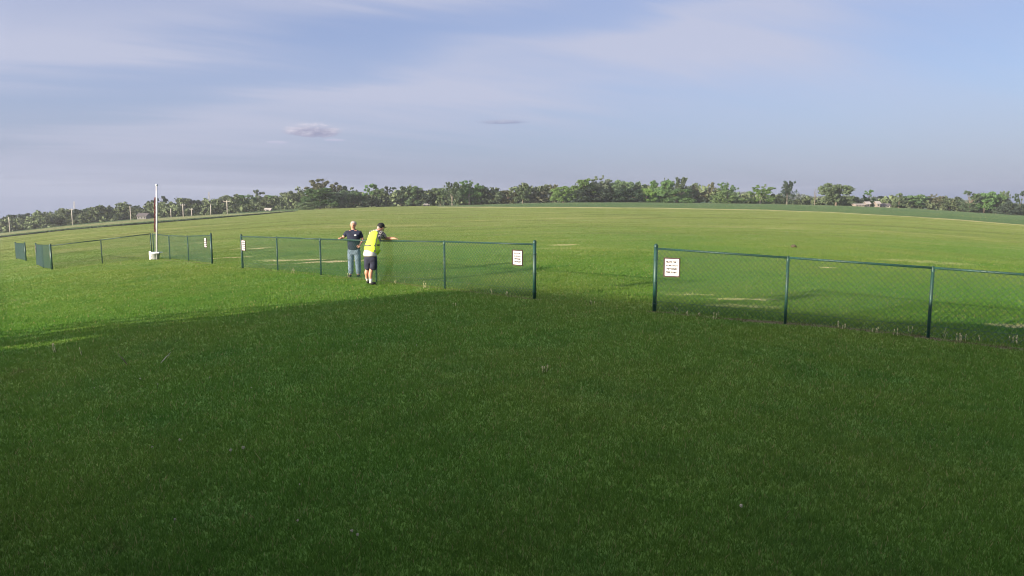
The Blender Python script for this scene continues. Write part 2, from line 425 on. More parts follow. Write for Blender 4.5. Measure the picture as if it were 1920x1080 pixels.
def line_m(p, q, w, ch, val):
    d = np.array([q.x - p.x, q.y - p.y]); L = np.hypot(*d); d /= L
    s = (gx - p.x) * d[0] + (gy - p.y) * d[1]; n_ = np.abs((gx - p.x) * -d[1] + (gy - p.y) * d[0])
    m = smooth01(1.25 - n_ / w) * (s > -.2) * (s < L + .2)
    cov[..., ch] = np.maximum(cov[..., ch], m * val)
line_m(G(1227, 583), G(1472, 607), .14, 1, .62); line_m(G(1380, 597), G(1740, 634), .22, 1, .85); line_m(G(1740, 634), G(2000, 660), .2, 1, .7)
line_m(G(602, 517), G(1002, 560), .15, 1, .55); line_m(G(455, 503), G(602, 517), .15, 1, .5)
line_m(G(98, 505), G(287, 487), .22, 1, .6); line_m(G(287, 487), G(398, 495), .16, 1, .55)
blob(560, 958, .0001 + .25, .12, 1, .3)
ca = gm.color_attributes.new('cover', 'FLOAT_COLOR', 'POINT')
ca.data.foreach_set('color', cov.reshape(-1))
ground = tag(new_obj('ground', gm), kind='structure')
from mathutils.bvhtree import BVHTree
# fast height lookup near the camera (with relief)
def gzr(x, y):
    x = np.asarray(x, float); y = np.asarray(y, float); r = np.hypot(x, y); q = np.zeros_like(x)
    for (sx, sy, amp, ph) in ((.31, .23, .02, .4), (.9, 1.3, .012, 1.7), (2.1, 1.7, .006, 2.2)):
        q = q + amp * np.sin(x * sx + ph) * np.sin(y * sy + ph * 2)
    return gz(x, y) + q * smooth01((r - 2) / 5)
def GR(x, y):
    p = G(x, y); p.z = float(gzr(p.x, p.y)); return p

# ------------------------------------------------------------------ grass blades on the lawn
def sample_cover(x, y):
    """nearest cover value of the ground sheet"""
    a_ = np.arctan2(x, y); r_ = np.hypot(x, y)
    ia = np.clip(np.round(np.interp(a_, ang, np.arange(na))).astype(int), 0, na - 1)
    ir = np.clip(np.round(np.interp(r_, rad, np.arange(nr))).astype(int), 0, nr - 1)
    return cov[ir, ia]
def blades(n, y0, y1, expo, hmin, hmax, wf, seed, um=.80):
    g = np.random.default_rng(seed)
    q = g.random(n); e = 2 - expo
    yy = (y0 ** e + q * (y1 ** e - y0 ** e)) ** (1 / e) if abs(e) > 1e-3 else y0 * (y1 / y0) ** q
    uu = g.uniform(-um, um, n); xx = uu * yy
    cl = np.sin(xx * 3.1 + 1.3 * np.sin(yy * 2.3)) * np.sin(yy * 3.7 + 1.1 * np.sin(xx * 1.9)) * .5 + .5
    cl = .5 * cl + .5 * (np.sin(xx * 9.7 + 2 * np.sin(yy * 7.1)) * np.sin(yy * 11.3 + xx * 4) * .5 + .5)
    cv = sample_cover(xx, yy)
    h = (hmin + (hmax - hmin) * g.random(n) ** 1.6) * (.75 + .55 * cl) * (1 - .75 * np.maximum(cv[:, 0], cv[:, 1])) * (1 + 1.5 * cv[:, 2])
    w = wf * yy ** .85 * g.uniform(.7, 1.4, n)
    zz = gzr(xx, yy); th = g.uniform(0, 2 * math.pi, n); lean = g.uniform(.1, .95, n) * h; la = g.uniform(0, 2 * math.pi, n)
    bx, by = np.cos(th) * w, np.sin(th) * w
    p0 = np.stack([xx - bx, yy - by, zz - .004], -1); p1 = np.stack([xx + bx, yy + by, zz - .004], -1)
    p2 = np.stack([xx + np.cos(la) * lean, yy + np.sin(la) * lean, zz + h], -1)
    return np.stack([p0, p1, p2], 1).reshape(-1, 3), np.repeat(cv, 3, 0)
def grass_obj(name, sets, label):
    bl = [blades(*q) for q in sets]
    V = np.concatenate([q[0] for q in bl]); cvv = np.concatenate([q[1] for q in bl])
    me = from_np(name, V, np.arange(len(V)).reshape(-1, 3), MT['blade'])
    at_ = me.color_attributes.new('cover', 'FLOAT_COLOR', 'POINT')
    if len(at_.data) == len(cvv): at_.data.foreach_set('color', cvv.astype(np.float32).reshape(-1))
    tag(new_obj(name, me), label, 'grass', kind='stuff')
grass_obj('lawn_grass', [(800000, 3.2, 30, 1.8, .018, .052, .0011, 1), (17000, 3.2, 18, 0.8, .05, .09, .0012, 3)],
          'short mown green grass in front of and under the fences')
grass_obj('field_grass', [(1500000, 30, 310, 1.8, .018, .048, .00068, 4)],
          'short dry grass of the wide mown field beyond the fences')

# ------------------------------------------------------------------ fences
def fabric(p0, p1, t0, t1, pitch, wr, lift=.05):
    """diamond wire mesh between two post lines: p = ground ends, t = top ends"""
    p0, p1, t0, t1 = map(Vector, (p0, p1, t0, t1))
    L = (p1 - p0).length; h = ((t0 - p0).length + (t1 - p1).length) / 2 - lift + .012
    n = (p1 - p0).cross(Vector((0, 0, 1))).normalized()
    if n.y > 0: n = -n
    def P(s, z, off):
        b_ = p0.lerp(p1, s / L); t_ = t0.lerp(t1, s / L)
        return b_.lerp(t_, (z + lift) / (h + lift - .012)) + n * off
    v, f = [], []
    def wire(a, b_):
        d = (b_ - a).normalized(); q = d.cross(n).normalized(); i = len(v)
        for X_ in (a, b_):
            for k_ in range(3):
                tt = 2 * math.pi * k_ / 3; v.append(tuple(X_ + (q * math.cos(tt) + n * math.sin(tt)) * wr))
        for k_ in range(3): f.append((i + k_, i + (k_ + 1) % 3, i + 3 + (k_ + 1) % 3, i + 3 + k_))
    c_ = -h
    while c_ < L:
        for sgn in (0, 1):
            s0, z0, s1, z1 = c_, 0, c_ + h, h
            if s0 < 0: z0 = -s0; s0 = 0
            if s1 > L: z1 = h - (s1 - L); s1 = L
            if s1 - s0 > .01:
                if sgn: a, b_ = P(L - s0, z0, .034), P(L - s1, z1, .034)
                else: a, b_ = P(s0, z0, .029), P(s1, z1, .029)
                wire(a, b_)
        c_ += pitch
    # knuckled selvage: short twisted ends along the top
    s = 0
    while s < L:
        a = P(s, h, .031); wire(a - Vector((0, 0, .01)), a + Vector((0, 0, .016)) + n * .004); s += pitch
    wire(P(0, .16, .024), P(L, .16, .024))     # tension wire near the ground
    return v, f
def fence(label, posts, terminals, pitch=.075, wr=.0028, group='green chain link fence runs'):
    """posts: list of (px x, px y base, px y top)"""
    base = [GR(x, y) for x, y, _ in posts]
    tops = []
    for (x, y, ty), p in zip(posts, base): tops.append(Vector((p.x, p.y, at(x, ty, p.y).z)))
    o = empty('chain_link_fence', base[0], label, 'fence', group); inv = -Vector(base[0])
    rails = [t_ - Vector((0, 0, .075 if i in terminals else .022)) for i, t_ in enumerate(tops)]
    for i, (p, t_) in enumerate(zip(base, tops)):
        a, b_ = p + inv, t_ + inv; rr = .040 if i in terminals else .027
        m = MB()
        if i in terminals:
            m.tube(a - Vector((0, 0, .05)), b_ - Vector((0, 0, .03)), rr, n=12)
            m.lathe([(rr * 1.12, -.045), (rr * 1.12, -.02), (rr * .9, .0), (rr * .5, .018), (0.001, .024)], b_, 12)
            for z in (.12, .45, .78): m.lathe([(rr * 1.0, -.012), (rr * 1.2, -.012), (rr * 1.2, .012), (rr * 1.0, .012)], a.lerp(b_, z), 12)
        else:
            m.tube(a - Vector((0, 0, .05)), b_ - Vector((0, 0, .045)), rr, n=10)
            m.lathe([(rr * 1.15, -.09), (rr * 1.15, -.045), (rr * .9, -.03), (rr * .9, .0), (rr * .4, .014), (0.001, .016)], b_, 10)
        m.build('post', MT['green_vinyl'], o, True)
    for i in range(len(base) - 1):
        a, b_ = rails[i] + inv, rails[i + 1] + inv
        MB().tube(a, b_, .021, n=10).build('top_rail', MT['green_vinyl'], o, True)
        v, f = fabric(base[i] + inv, base[i + 1] + inv, a, b_, pitch, wr)
        me = from_np('mesh_panel', v, f, MT['green_wire']); q = new_obj('mesh_panel', me, o)
        q['kind'] = 'stuff'
    return o, base, tops
f_r, Rb, Rt = fence('green chain link fence nearest the camera, carrying the largest white sign',
                    [(1227, 582, 459), (1472, 606, 481), (1740, 633, 500), (2040, 665, 522), (2390, 700, 548)], {0}, .098, .0044)
f_m, Mb, Mt = fence('long green chain link fence the two men lean on, between two tall end posts',
                    [(455, 502, 440), (521, 507, 444), (602, 516, 447), (706, 530, 450), (834, 542, 451.5), (1002, 559, 452)], {0, 5}, .104, .0038)
f_l, Lb, Lt = fence('short green chain link fence right of the white pole, ending at a small white sign',
                    [(289, 486, 438), (319, 487, 441), (354, 490, 442), (398, 495, 438)], {3}, .08, .0032)
f_k, Kb, Kt = fence('green chain link fence with three wide bays sloping up to the white pole',
                    [(98, 505, 458), (192, 494, 449), (285, 486, 437.5)], {0}, .085, .0024)
f_j, Jb, Jt = fence('short green chain link fence seen almost edge-on, its end post touching the sloping fence',
                    [(70, 497, 456), (82, 502, 459), (96.5, 505, 459)], {0}, .08, .0032)
f_i, Ib, It = fence('lone short green chain link fence standing apart at the far left of the field',
                    [(31, 485, 454), (49, 489, 455)], {0, 1}, .08, .0035)

# ------------------------------------------------------------------ signs
def sign(label, a, b_, fr, z_mid, w, h, text=True):
    """hangs on the fence between ground points a, b_ at fraction fr"""
    a, b_ = Vector(a), Vector(b_); p = a.lerp(b_, fr); d = (b_ - a); d.z = 0; d.normalize()
    n = d.cross(Vector((0, 0, 1))).normalized()
    if n.y > 0: n = -n
    xa = n.cross(Vector((0, 0, 1))); xa = -xa           # picture-right seen from the camera
    if xa.x < 0: xa = -xa
    rot = Matrix((xa, -n, Vector((0, 0, 1)))).transposed()   # local x right, y into the fence, z up
    o = empty('sign', p + Vector((0, 0, z_mid)) + n * .048, label, 'sign', 'small framed notices on the fences')
    o.rotation_euler = rot.to_euler()
    MB().box((0, 0, 0), (w, .006, h)).build('board', MT['sign_white'], o)
    t_ = .026
    fr_ = MB(); fr_.box((0, -.004, h / 2 + t_ / 2), (w + 2 * t_, .018, t_)).box((0, -.004, -h / 2 - t_ / 2), (w + 2 * t_, .018, t_))
    fr_.box((-w / 2 - t_ / 2, -.004, 0), (t_, .018, h)).box((w / 2 + t_ / 2, -.004, 0), (t_, .018, h))
    fr_.build('frame', MT['sign_frame'], o)
    for sx in (-1, 1):
        for sz in (-1, 1):
            MB().tube((sx * w * .42, -.006, sz * h * .44), (sx * w * .42, .03, sz * h * .44), .004, n=6).build('screw', MT['mast_steel'], o)
    if text:
        for k_, (s, sz) in enumerate((('PILOTS ONLY', .125), ('NO SPECTATORS', .115), ('BEYOND', .125), ('THIS POINT', .125))):
            cu = bpy.data.curves.new('lettering', 'FONT'); cu.body = s; cu.size = h * sz * 1.25; cu.align_x = 'CENTER'; cu.align_y = 'CENTER'
            cu.offset = h * .012; cu.space_character = 1.05; cu.extrude = .0008
            tmp = bpy.data.objects.new('lettering', cu); col.objects.link(tmp)
            me = bpy.data.meshes.new_from_object(tmp.evaluated_get(bpy.context.evaluated_depsgraph_get()))
            bpy.data.objects.remove(tmp); me.materials.clear(); me.materials.append(MT['sign_ink'])
            wx = max(v.co.x for v in me.vertices) - min(v.co.x for v in me.vertices)
            sx = min(1, w * .84 / wx)
            q = new_obj('lettering', me, o, (0, -.0045, h * (.5 - .19 - k_ * .205))); q.rotation_euler = (R(90), 0, 0); q.scale = (sx, 1, 1)
    return o
def sign_px(label, base, i, j, x, yc, w, h, text=True):
    a, b_ = base[i], base[j]
    best = min(((abs(px_of(*a.lerp(b_, q / 200))[0] - x), q / 200) for q in range(201)))[1]
    p = a.lerp(b_, best); z = at(x, yc, p.y).z - p.z
    return sign(label, a, b_, best, z, w, h, text)
sign_px('largest white notice reading PILOTS ONLY, on the fence that runs out of the picture', Rb, 0, 1, 1258.5, 501, .285, .335)
sign_px('white notice beside the end post of the fence the men lean on, right of them', Mb, 4, 5, 973, 483, .275, .315)
sign_px('white notice next to the end post of the men\'s fence, left of the two men', Mb, 0, 1, 461, 460, .29, .36)
sign_px('white notice at the end of the short fence right of the white pole', Lb, 2, 3, 389.5, 455, .27, .36)
sign_px('tiny white notice seen edge-on at the end post of the edge-on fence', Jb, 0, 1, 71.5, 467, .24, .36)

# ------------------------------------------------------------------ white pole with furled flag, box and board
pp = GR(294, 487); top = at(294, 346, pp.y).z - pp.z
o = empty('flagpole', pp, 'tall white pole with a dark red furled cloth along its upper half', 'pole'); o.rotation_euler.y = R(3.4)
MB().tube((0, 0, 0), (0, 0, top - .06), .040, .036, 14).build('pole', MT['pole_paint'], o, True)
MB().lathe([(.05, -.06), (.06, -.05), (.062, .0), (.04, .03), (.001, .04)], (0, 0, top), 14).build('cap', MT['grey_bucket'], o, True)
m = MB(); prev = None
for i in range(13):
    z = top - .62 - i * .14; p = Vector((-.085 + .012 * math.sin(i * 1.7), .0 + .01 * math.cos(i), z))
    if prev is not None: m.tube(prev, p, .03 + .012 * math.sin(i * .9) ** 2, .032 + .012 * math.sin((i + 1) * .9) ** 2, 8)
    prev = p
m.build('furled_flag', MT['maroon_cloth'], o, True)
q = o
bx = GR(297, 486); 
o = empty('bucket', bx + Vector((-.02, -.22, 0)), 'pale grey tub standing at the foot of the white pole', 'tub')
MB().lathe([(.001, 0), (.15, 0), (.19, .27), (.215, .27), (.215, .31), (.18, .31), (.15, .05), (.001, .04)], (0, 0, 0), 20).build('body', MT['grey_bucket'], o, True)
MB().box((.05, 0, .335), (.42, .40, .04)).build('lid', MT['white_plastic'], o)
w_ = GR(285, 487)
o = empty('notice_panel', w_ + Vector((-.02, -.10, 0)), 'small white upright panel leaning on the corner post left of the tub', 'panel')
MB().box((0, 0, .20), (.11, .03, .40)).build('board', MT['white_plastic'], o)
MB().tube((0, .03, 0), (0, .02, .36), .012, n=6).build('stake', MT['bark'], o)

# ------------------------------------------------------------------ trees
def leaf_cloud(cents, rads, nper, size, g, squash=.8):
    P_ = []
    for c_, r_ in zip(cents, rads):
        d = g.normal(size=(nper, 3)); d /= np.linalg.norm(d, axis=1)[:, None]
        P_.append(np.array(c_) + d * (g.random(nper) ** .45)[:, None] * r_ * np.array([1, 1, squash]))
    P_ = np.concatenate(P_); n = len(P_)
    a = g.normal(size=(n, 3)); a /= np.linalg.norm(a, axis=1)[:, None]
    b_ = np.cross(a, g.normal(size=(n, 3))); b_ /= np.linalg.norm(b_, axis=1)[:, None]
    s = (size * g.uniform(.6, 1.5, n))[:, None]
    return np.stack([P_ - a * s, P_ + b_ * s * .7, P_ + a * s, P_ - b_ * s * .7], 1).reshape(-1, 3)
def crown_pts(kind, g):
    """clump centres inside a unit crown: width 1, height 1, standing on z=0 (ground)"""
    C_, R_ = [], []
    def add(x, y, z, r): C_.append((x, y, z)); R_.append(r)
    if kind == 'round':
        for i in range(46):
            d = g.normal(size=3); d /= np.linalg.norm(d); rr = g.random() ** .4
            add(d[0] * .40 * rr, d[1] * .40 * rr, .57 + d[2] * .36 * rr + g.uniform(-.03, .03), g.uniform(.07, .13))
        for i in range(14): add(g.uniform(-.4, .4), g.uniform(-.3, .3), g.uniform(.1, .35), g.uniform(.07, .12))
    elif kind == 'lumpy':
        for L_ in range(6):
            cx, cy, cz = g.uniform(-.28, .28), g.uniform(-.25, .25), g.uniform(.4, .86)
            for i in range(9): d = g.normal(size=3) * .075; add(cx + d[0], cy + d[1], min(.93, cz + d[2]), g.uniform(.055, .11))
        for i in range(22): add(g.uniform(-.42, .42), g.uniform(-.3, .3), g.uniform(.08, .5), g.uniform(.07, .12))
    elif kind == 'vase':
        for L_ in range(9):
            a = g.uniform(-.9, .9); ln = g.uniform(.45, .62); st = g.uniform(.2, .35)
            for s in np.linspace(.25, 1, 9):
                add(math.sin(a) * ln * s * .85 + g.normal() * .02, g.uniform(-.2, .2) * s, st + math.cos(a) * ln * s + g.normal() * .02, g.uniform(.025, .062))
        for i in range(26): add(g.uniform(-.34, .34), g.uniform(-.25, .25), g.uniform(.08, .55), g.uniform(.07, .12))
    elif kind == 'tall':
        for i in range(50):
            z = g.uniform(.12, .96); w_ = .40 * math.sin(math.pi * min(1, (z + .12) / 1.15)) ** .6
            add(g.uniform(-w_, w_), g.uniform(-w_, w_), z, g.uniform(.05, .10))
    elif kind == 'bush':
        for i in range(44):
            a = g.uniform(0, math.pi); rr = g.random() ** .5
            add(math.cos(a) * .42 * rr, g.uniform(-.3, .3), math.sin(a) * .82 * rr + .06, g.uniform(.08, .15))
    elif kind == 'snag':
        for i in range(10): add(g.normal() * .16, g.normal() * .12, g.uniform(.35, .95), g.uniform(.02, .045))
    elif kind == 'ragged':
        for L_ in range(7):
            cx, cz = g.uniform(-.36, .36), g.uniform(.45, .95)
            for i in range(5): d = g.normal(size=3) * .045; add(cx + d[0], d[1] * 3, min(.96, cz + d[2]), g.uniform(.03, .065))
        for i in range(24): add(g.uniform(-.40, .40), g.uniform(-.3, .3), g.uniform(.06, .5), g.uniform(.06, .11))
    return C_, R_
def limb_mesh(kind, cents, g):
    m = MB(); r0 = .022 if kind != 'snag' else .03
    fork = .28 if kind in ('vase', 'snag', 'bush') else .4
    m.tube((0, 0, -.03), (0, 0, fork), r0 * 1.25, r0 * .9, 7)
    hi = sorted(cents, key=lambda c_: -c_[2])
    pick = hi[::max(1, len(hi) // 9)][:10] if kind != 'snag' else hi
    for c_ in pick:
        c_ = Vector(c_); mid = Vector((c_.x * .45, c_.y * .45, fork + (c_.z - fork) * .55))
        if c_.z < fork: continue
        m.tube((0, 0, fork - .06), mid, r0 * .6, r0 * .38, 5); m.tube(mid, c_, r0 * .38, r0 * .12, 5)
        for _ in range(2 if kind != 'snag' else 4):
            e = c_ + Vector((g.uniform(-.09, .09), g.uniform(-.07, .07), g.uniform(.0, .11)))
            m.tube(mid.lerp(c_, g.uniform(.4, 1)), e, r0 * .2, r0 * .06, 4)
    return m
PROTO = {}
def proto(kind, var):
    key = (kind, var)
    if key not in PROTO:
        g = np.random.default_rng(abs(hash(kind)) % 1 + sum(map(ord, kind)) * 13 + var * 101)
        c_, r_ = crown_pts(kind, g)
        nper = {'round': 85, 'lumpy': 75, 'vase': 36, 'tall': 75, 'bush': 80, 'snag': 9, 'ragged': 52}[kind]
        sz = {'vase': .021, 'snag': .012, 'ragged': .024}.get(kind, .030)
        V_ = leaf_cloud(c_, r_, nper, sz, g)
        V_[:, 2] = np.maximum(V_[:, 2], 0)
        f_ = np.arange(len(V_)).reshape(-1, 4)
        m = limb_mesh(kind, c_, g)
        lm = bpy.data.meshes.new('trunk'); lm.from_pydata([tuple(p) for p in m.v], [], m.f); lm.update()
        PROTO[key] = (V_, f_, lm, {})
    return PROTO[key]
def tree(x, ytop, wpx, kind, leaf, label, Yd=300, var=0, bark='bark', name='tree', cat='tree', group='trees along the far edge of the field', base_sink=0.0):
    V_, f_, lm, cache = proto(kind, var)
    p = on(x, Yd); h = at(x, ytop, Yd).z - p.z; w = wpx / FPX * Yd
    mx_ = V_[:, 2].max()
    if leaf not in cache:
        cm = from_np('crown', V_, f_, MT[leaf]); cache[leaf] = cm
    key = 'b' + bark
    if key not in cache:
        l2 = lm.copy(); l2.materials.append(MT[bark]); cache[key] = l2
    o = empty(name, p, label, cat, group)
    o.rotation_euler.z = random.choice((0, math.pi)) + random.uniform(-.25, .25)
    s = Vector((w, w * .9, h / mx_))
    for nm, me_ in (('crown', cache[leaf]), ('trunk', cache[key])):
        q = new_obj(nm, me_, o); q.scale = s
    return o
T = [
 # dark wood on the left, behind the road
 (4, 411, 30, 'lumpy', 'leaf_dark', 'dark tree at the left end of the far wood, by the first utility pole'),
 (27, 400, 30, 'round', 'leaf_dark', 'dark rounded tree just right of the first utility pole'),
 (50, 399, 28, 'lumpy', 'leaf_dark', 'dark lumpy tree above the lone short fence'),
 (74, 403, 30, 'round', 'leaf_dark', 'lower dark tree above the gap between the two leftmost fences'),
 (101, 398, 32, 'lumpy', 'leaf_dark', 'broad dark tree left of the second utility pole'),
 (126, 396, 22, 'tall', 'leaf_dark', 'narrow dark tree immediately left of the second utility pole'),
 (146, 391, 28, 'lumpy', 'leaf_dark', 'dark tree under the left radio mast'),
 (171, 389, 30, 'round', 'leaf_dark', 'dark tree right of the left radio mast'),
 (194, 388, 28, 'lumpy', 'leaf_dark', 'dark tree midway between the left radio mast and the pole by the farmhouse'),
 (217, 388, 30, 'round', 'leaf_dark', 'rounded dark tree left of the utility pole that stands near the farmhouse'),
 (238, 387, 26, 'lumpy', 'leaf_dark', 'dark tree directly behind the utility pole near the farmhouse'),
 (257, 384, 22, 'ragged', 'leaf_dark', 'ragged dark tree with a pointed top left of the farmhouse'),
 (271, 391, 16, 'bush', 'leaf_dark', 'small dark tree behind the farmhouse roof'),
 (286, 374, 24, 'ragged', 'leaf_dark', 'ragged brownish tree just left of the white pole'),
 (303, 367, 24, 'ragged', 'leaf_dark', 'tall open-crowned tree directly behind the white pole'),
 (322, 380, 26, 'round', 'leaf_dark', 'low dark tree just right of the white pole'),
 (344, 371, 34, 'lumpy', 'leaf_grey', 'rounded grey-green tree behind the pair of utility poles'),
 (371, 374, 22, 'lumpy', 'leaf_dark', 'dark tree with a knobbly top left of the right radio mast'),
 (390, 381, 24, 'round', 'leaf_dark', 'low dark tree under the right radio mast'),
 (414, 372, 22, 'round', 'leaf_dark', 'small round-topped tree left of the last utility pole'),
 (436, 365, 30, 'lumpy', 'leaf_grey', 'grey-green tree right of the last utility pole'),
 (460, 363, 32, 'round', 'leaf_mid', 'mid green tree between the last utility pole and the domed tree'),
 (484, 355, 24, 'tall', 'leaf_grey', 'dome-topped tree standing above its neighbours left of the big central tree'),
 (510, 365, 38, 'lumpy', 'leaf_mid', 'low spreading tree right of the dome-topped tree'),
 (542, 357, 28, 'round', 'leaf_grey', 'grey-green tree left of the bright bushy tree'),
 (562, 360, 24, 'lumpy', 'leaf_grey', 'tree partly behind the left side of the large bright tree'),
 # nearer, brighter trees
 (600, 351, 56, 'round', 'leaf_mid', 'large bright green rounded tree, the fullest of the tree line', 282),
 (606, 334, 58, 'vase', 'leaf_rust', 'tall thin-leaved tree rising behind the large bright rounded tree', 305),
 (637, 356, 44, 'round', 'leaf_mid', 'mid green tree against the right side of the large bright tree', 292),
 (648, 348, 16, 'tall', 'leaf_dark', 'small dark tree peeping over the tree line left of the two men', 310),
 (664, 357, 34, 'lumpy', 'leaf_mid', 'mid green tree in the tree line above the man in the dark shirt'),
 (697, 343, 28, 'tall', 'leaf_mid', 'tall green tree with a dark top above the man in the vest'),
 (712, 352, 24, 'round', 'leaf_spring', 'bright leafy tree right of the tall tree above the vest man'),
 (727, 348, 18, 'ragged', 'leaf_dark', 'thin dark tree between two rounded ones right of the men'),
 (752, 349, 30, 'lumpy', 'leaf_dark', 'dark broad tree above the second bay right of the men'),
 (775, 348, 36, 'round', 'leaf_mid', 'rounded mid green tree above the pale parked car'),
 (803, 353, 38, 'lumpy', 'leaf_dark', 'darker lower tree right of the pale parked car'),
 (826, 350, 34, 'round', 'leaf_spring', 'yellow-green rounded tree left of the feathery pair'),
 (848, 340, 34, 'vase', 'leaf_mid', 'feathery tree, left one of the feathery pair', 292),
 (880, 337, 40, 'vase', 'leaf_mid', 'feathery tree, taller right one of the feathery pair', 296),
 (862, 352, 50, 'round', 'leaf_grey', 'dense grey-green tree filling in beneath the feathery pair', 304),
 (902, 347, 32, 'lumpy', 'leaf_grey', 'grey-green tree sloping down right of the feathery pair'),
 (925, 356, 40, 'bush', 'leaf_grey', 'low dull green thicket tree right of the feathery pair'),
 (952, 356, 34, 'ragged', 'leaf_rust', 'low brownish bare-topped tree above the notice beside the end post'),
 (980, 348, 26, 'round', 'leaf_grey', 'small rounded tree standing above the thicket near the end post', 296),
 (1008, 358, 30, 'bush', 'leaf_rust', 'low brownish tree right of the small rounded tree'),
 (1036, 345, 22, 'vase', 'leaf_rust', 'thin reddish open tree left of the tallest group'),
 (1056, 348, 34, 'round', 'leaf_spring', 'yellow-green tree left of the tallest group', 292),
 (1096, 334, 36, 'tall', 'leaf_spring', 'pale green tree on the left of the tallest group', 290),
 (1122, 328, 38, 'vase', 'leaf_grey', 'tallest feathery tree of the far line', 293),
 (1110, 350, 60, 'bush', 'leaf_dark', 'dark undergrown tree at the foot of the tallest group', 287),
 (1143, 341, 26, 'lumpy', 'leaf_dark', 'dark tree right of the tallest feathery tree'),
 (1168, 336, 36, 'round', 'leaf_mid', 'broad round-topped tree right of the tallest feathery tree', 295),
 (1192, 338, 32, 'round', 'leaf_mid', 'round-topped tree right behind the broad round-topped one', 303),
 (1175, 352, 50, 'bush', 'leaf_dark', 'dark leafy tree in front of the broad round-topped ones', 286),
 (1212, 352, 28, 'lumpy', 'leaf_spring', 'low yellow-green tree above the gap between the fences', 292),
 (1237, 337, 34, 'lumpy', 'leaf_mid', 'light green tree above the end post of the nearest fence', 292),
 (1249, 333, 18, 'vase', 'leaf_grey', 'thin spiky tree just right of the light green one'),
 (1274, 331, 30, 'vase', 'leaf_grey', 'open feathery tree with two tops above the largest sign'),
 (1268, 352, 50, 'bush', 'leaf_mid', 'leafy low tree under the two-topped feathery tree', 288),
 (1296, 342, 20, 'ragged', 'leaf_grey', 'ragged tree right of the two-topped feathery tree'),
 (1311, 352, 22, 'ragged', 'leaf_rust', 'small ragged brownish tree right of the two-topped feathery tree'),
 (1332, 341, 18, 'tall', 'leaf_rust', 'narrow reddish-brown tree left of the fan-shaped one'),
 (1360, 341, 32, 'vase', 'leaf_mid', 'fan-shaped green tree right of the narrow reddish one'),
 (1364, 356, 44, 'bush', 'leaf_spring', 'bright low tree beneath the fan-shaped one', 290),
 (1425, 345, 40, 'vase', 'leaf_spring', 'spiky open tree standing alone above the first bay of the nearest fence', 296),
 (1475, 338, 28, 'vase', 'leaf_dark', 'lone tall narrow tree with upswept limbs against the sky', 296),
 (1527, 355, 14, 'snag', 'leaf_dark', 'dead bare tree between the narrow upswept tree and the big round one', 296),
 (1567, 342, 52, 'round', 'leaf_grey', 'big isolated round tree with pale leaves on the right', 292),
 (1629, 355, 20, 'ragged', 'leaf_mid', 'small tree standing behind the white farm sheds', 305),
 (1658, 367, 26, 'round', 'leaf_dark', 'low dark round tree behind the farm sheds', 310),
 (1685, 361, 20, 'tall', 'leaf_spring', 'yellow-green upright tree right of the farm sheds', 296),
 (1710, 364, 46, 'round', 'leaf_mid', 'wide smooth-topped tree right of the yellow-green upright one', 300),
 (1750, 363, 28, 'vase', 'leaf_rust', 'reddish open tree right of the wide smooth-topped tree'),
 (1780, 368, 30, 'lumpy', 'leaf_grey', 'low grey tree left of the tall clump at the right'),
 (1818, 356, 28, 'ragged', 'leaf_mid', 'left tree of the tall clump near the right edge', 294),
 (1845, 358, 40, 'round', 'leaf_mid', 'middle rounded tree of the tall clump near the right edge', 296),
 (1868, 362, 30, 'lumpy', 'leaf_mid', 'right lower tree of the tall clump near the right edge', 298),
 (1884, 357, 20, 'vase', 'leaf_grey', 'thin leaning tree just right of the tall clump'),
 (1913, 355, 20, 'ragged', 'leaf_dark', 'tall narrow tree cut by the right edge of the picture', 296),
 (1892, 376, 34, 'bush', 'leaf_dark', 'low dark bushy tree between the last two tall trees', 290),
 (577, 378, 30, 'bush', 'leaf_spring', 'small bright yellow-green shrub at the left foot of the large bright tree', 262),
]
vi = 0
for e in T:
    x, yt, w, kd, lf, lb = e[:6]; Yd = e[6] if len(e) > 6 else 300
    if len(e) <= 6 and x < 570: Yd = 315 + (vi % 3) * 8
    vi += 1
    tree(x, yt, w * 1.5, kd, lf, lb, Yd, var=vi % 4, bark='pale_bark' if kd in ('vase', 'snag') else 'bark')
# filler brush along the foot of the trees
g = np.random.default_rng(5); C_, R_ = [], []
for x in np.arange(-30, 1960, 2.2):
    left = x < 570; H_ = (7.2 if 560 < x < 1330 else 4.6) + 1.8 * math.sin(x * .031) * math.sin(x * .087 + 1) + (2.2 if left else 0) - (1.2 if x > 1400 and x < 1700 else 0)
    for _ in range(4 if 560 < x < 1330 else 3):
        p = on(x + g.uniform(-2, 2), g.uniform(297, 312) + (8 if left else 0)); C_.append((p.x, p.y, p.z + g.uniform(.2, max(.6, H_ - .8)))); R_.append(g.uniform(.7, 1.5))
V_ = leaf_cloud(C_, R_, 18, .50, g); 
me = from_np('undergrowth', V_, np.arange(len(V_)).reshape(-1, 4), MT['brush'])
tag(new_obj('undergrowth', me), 'tangled brush and saplings filling the foot of the far tree line', 'undergrowth', kind='stuff')
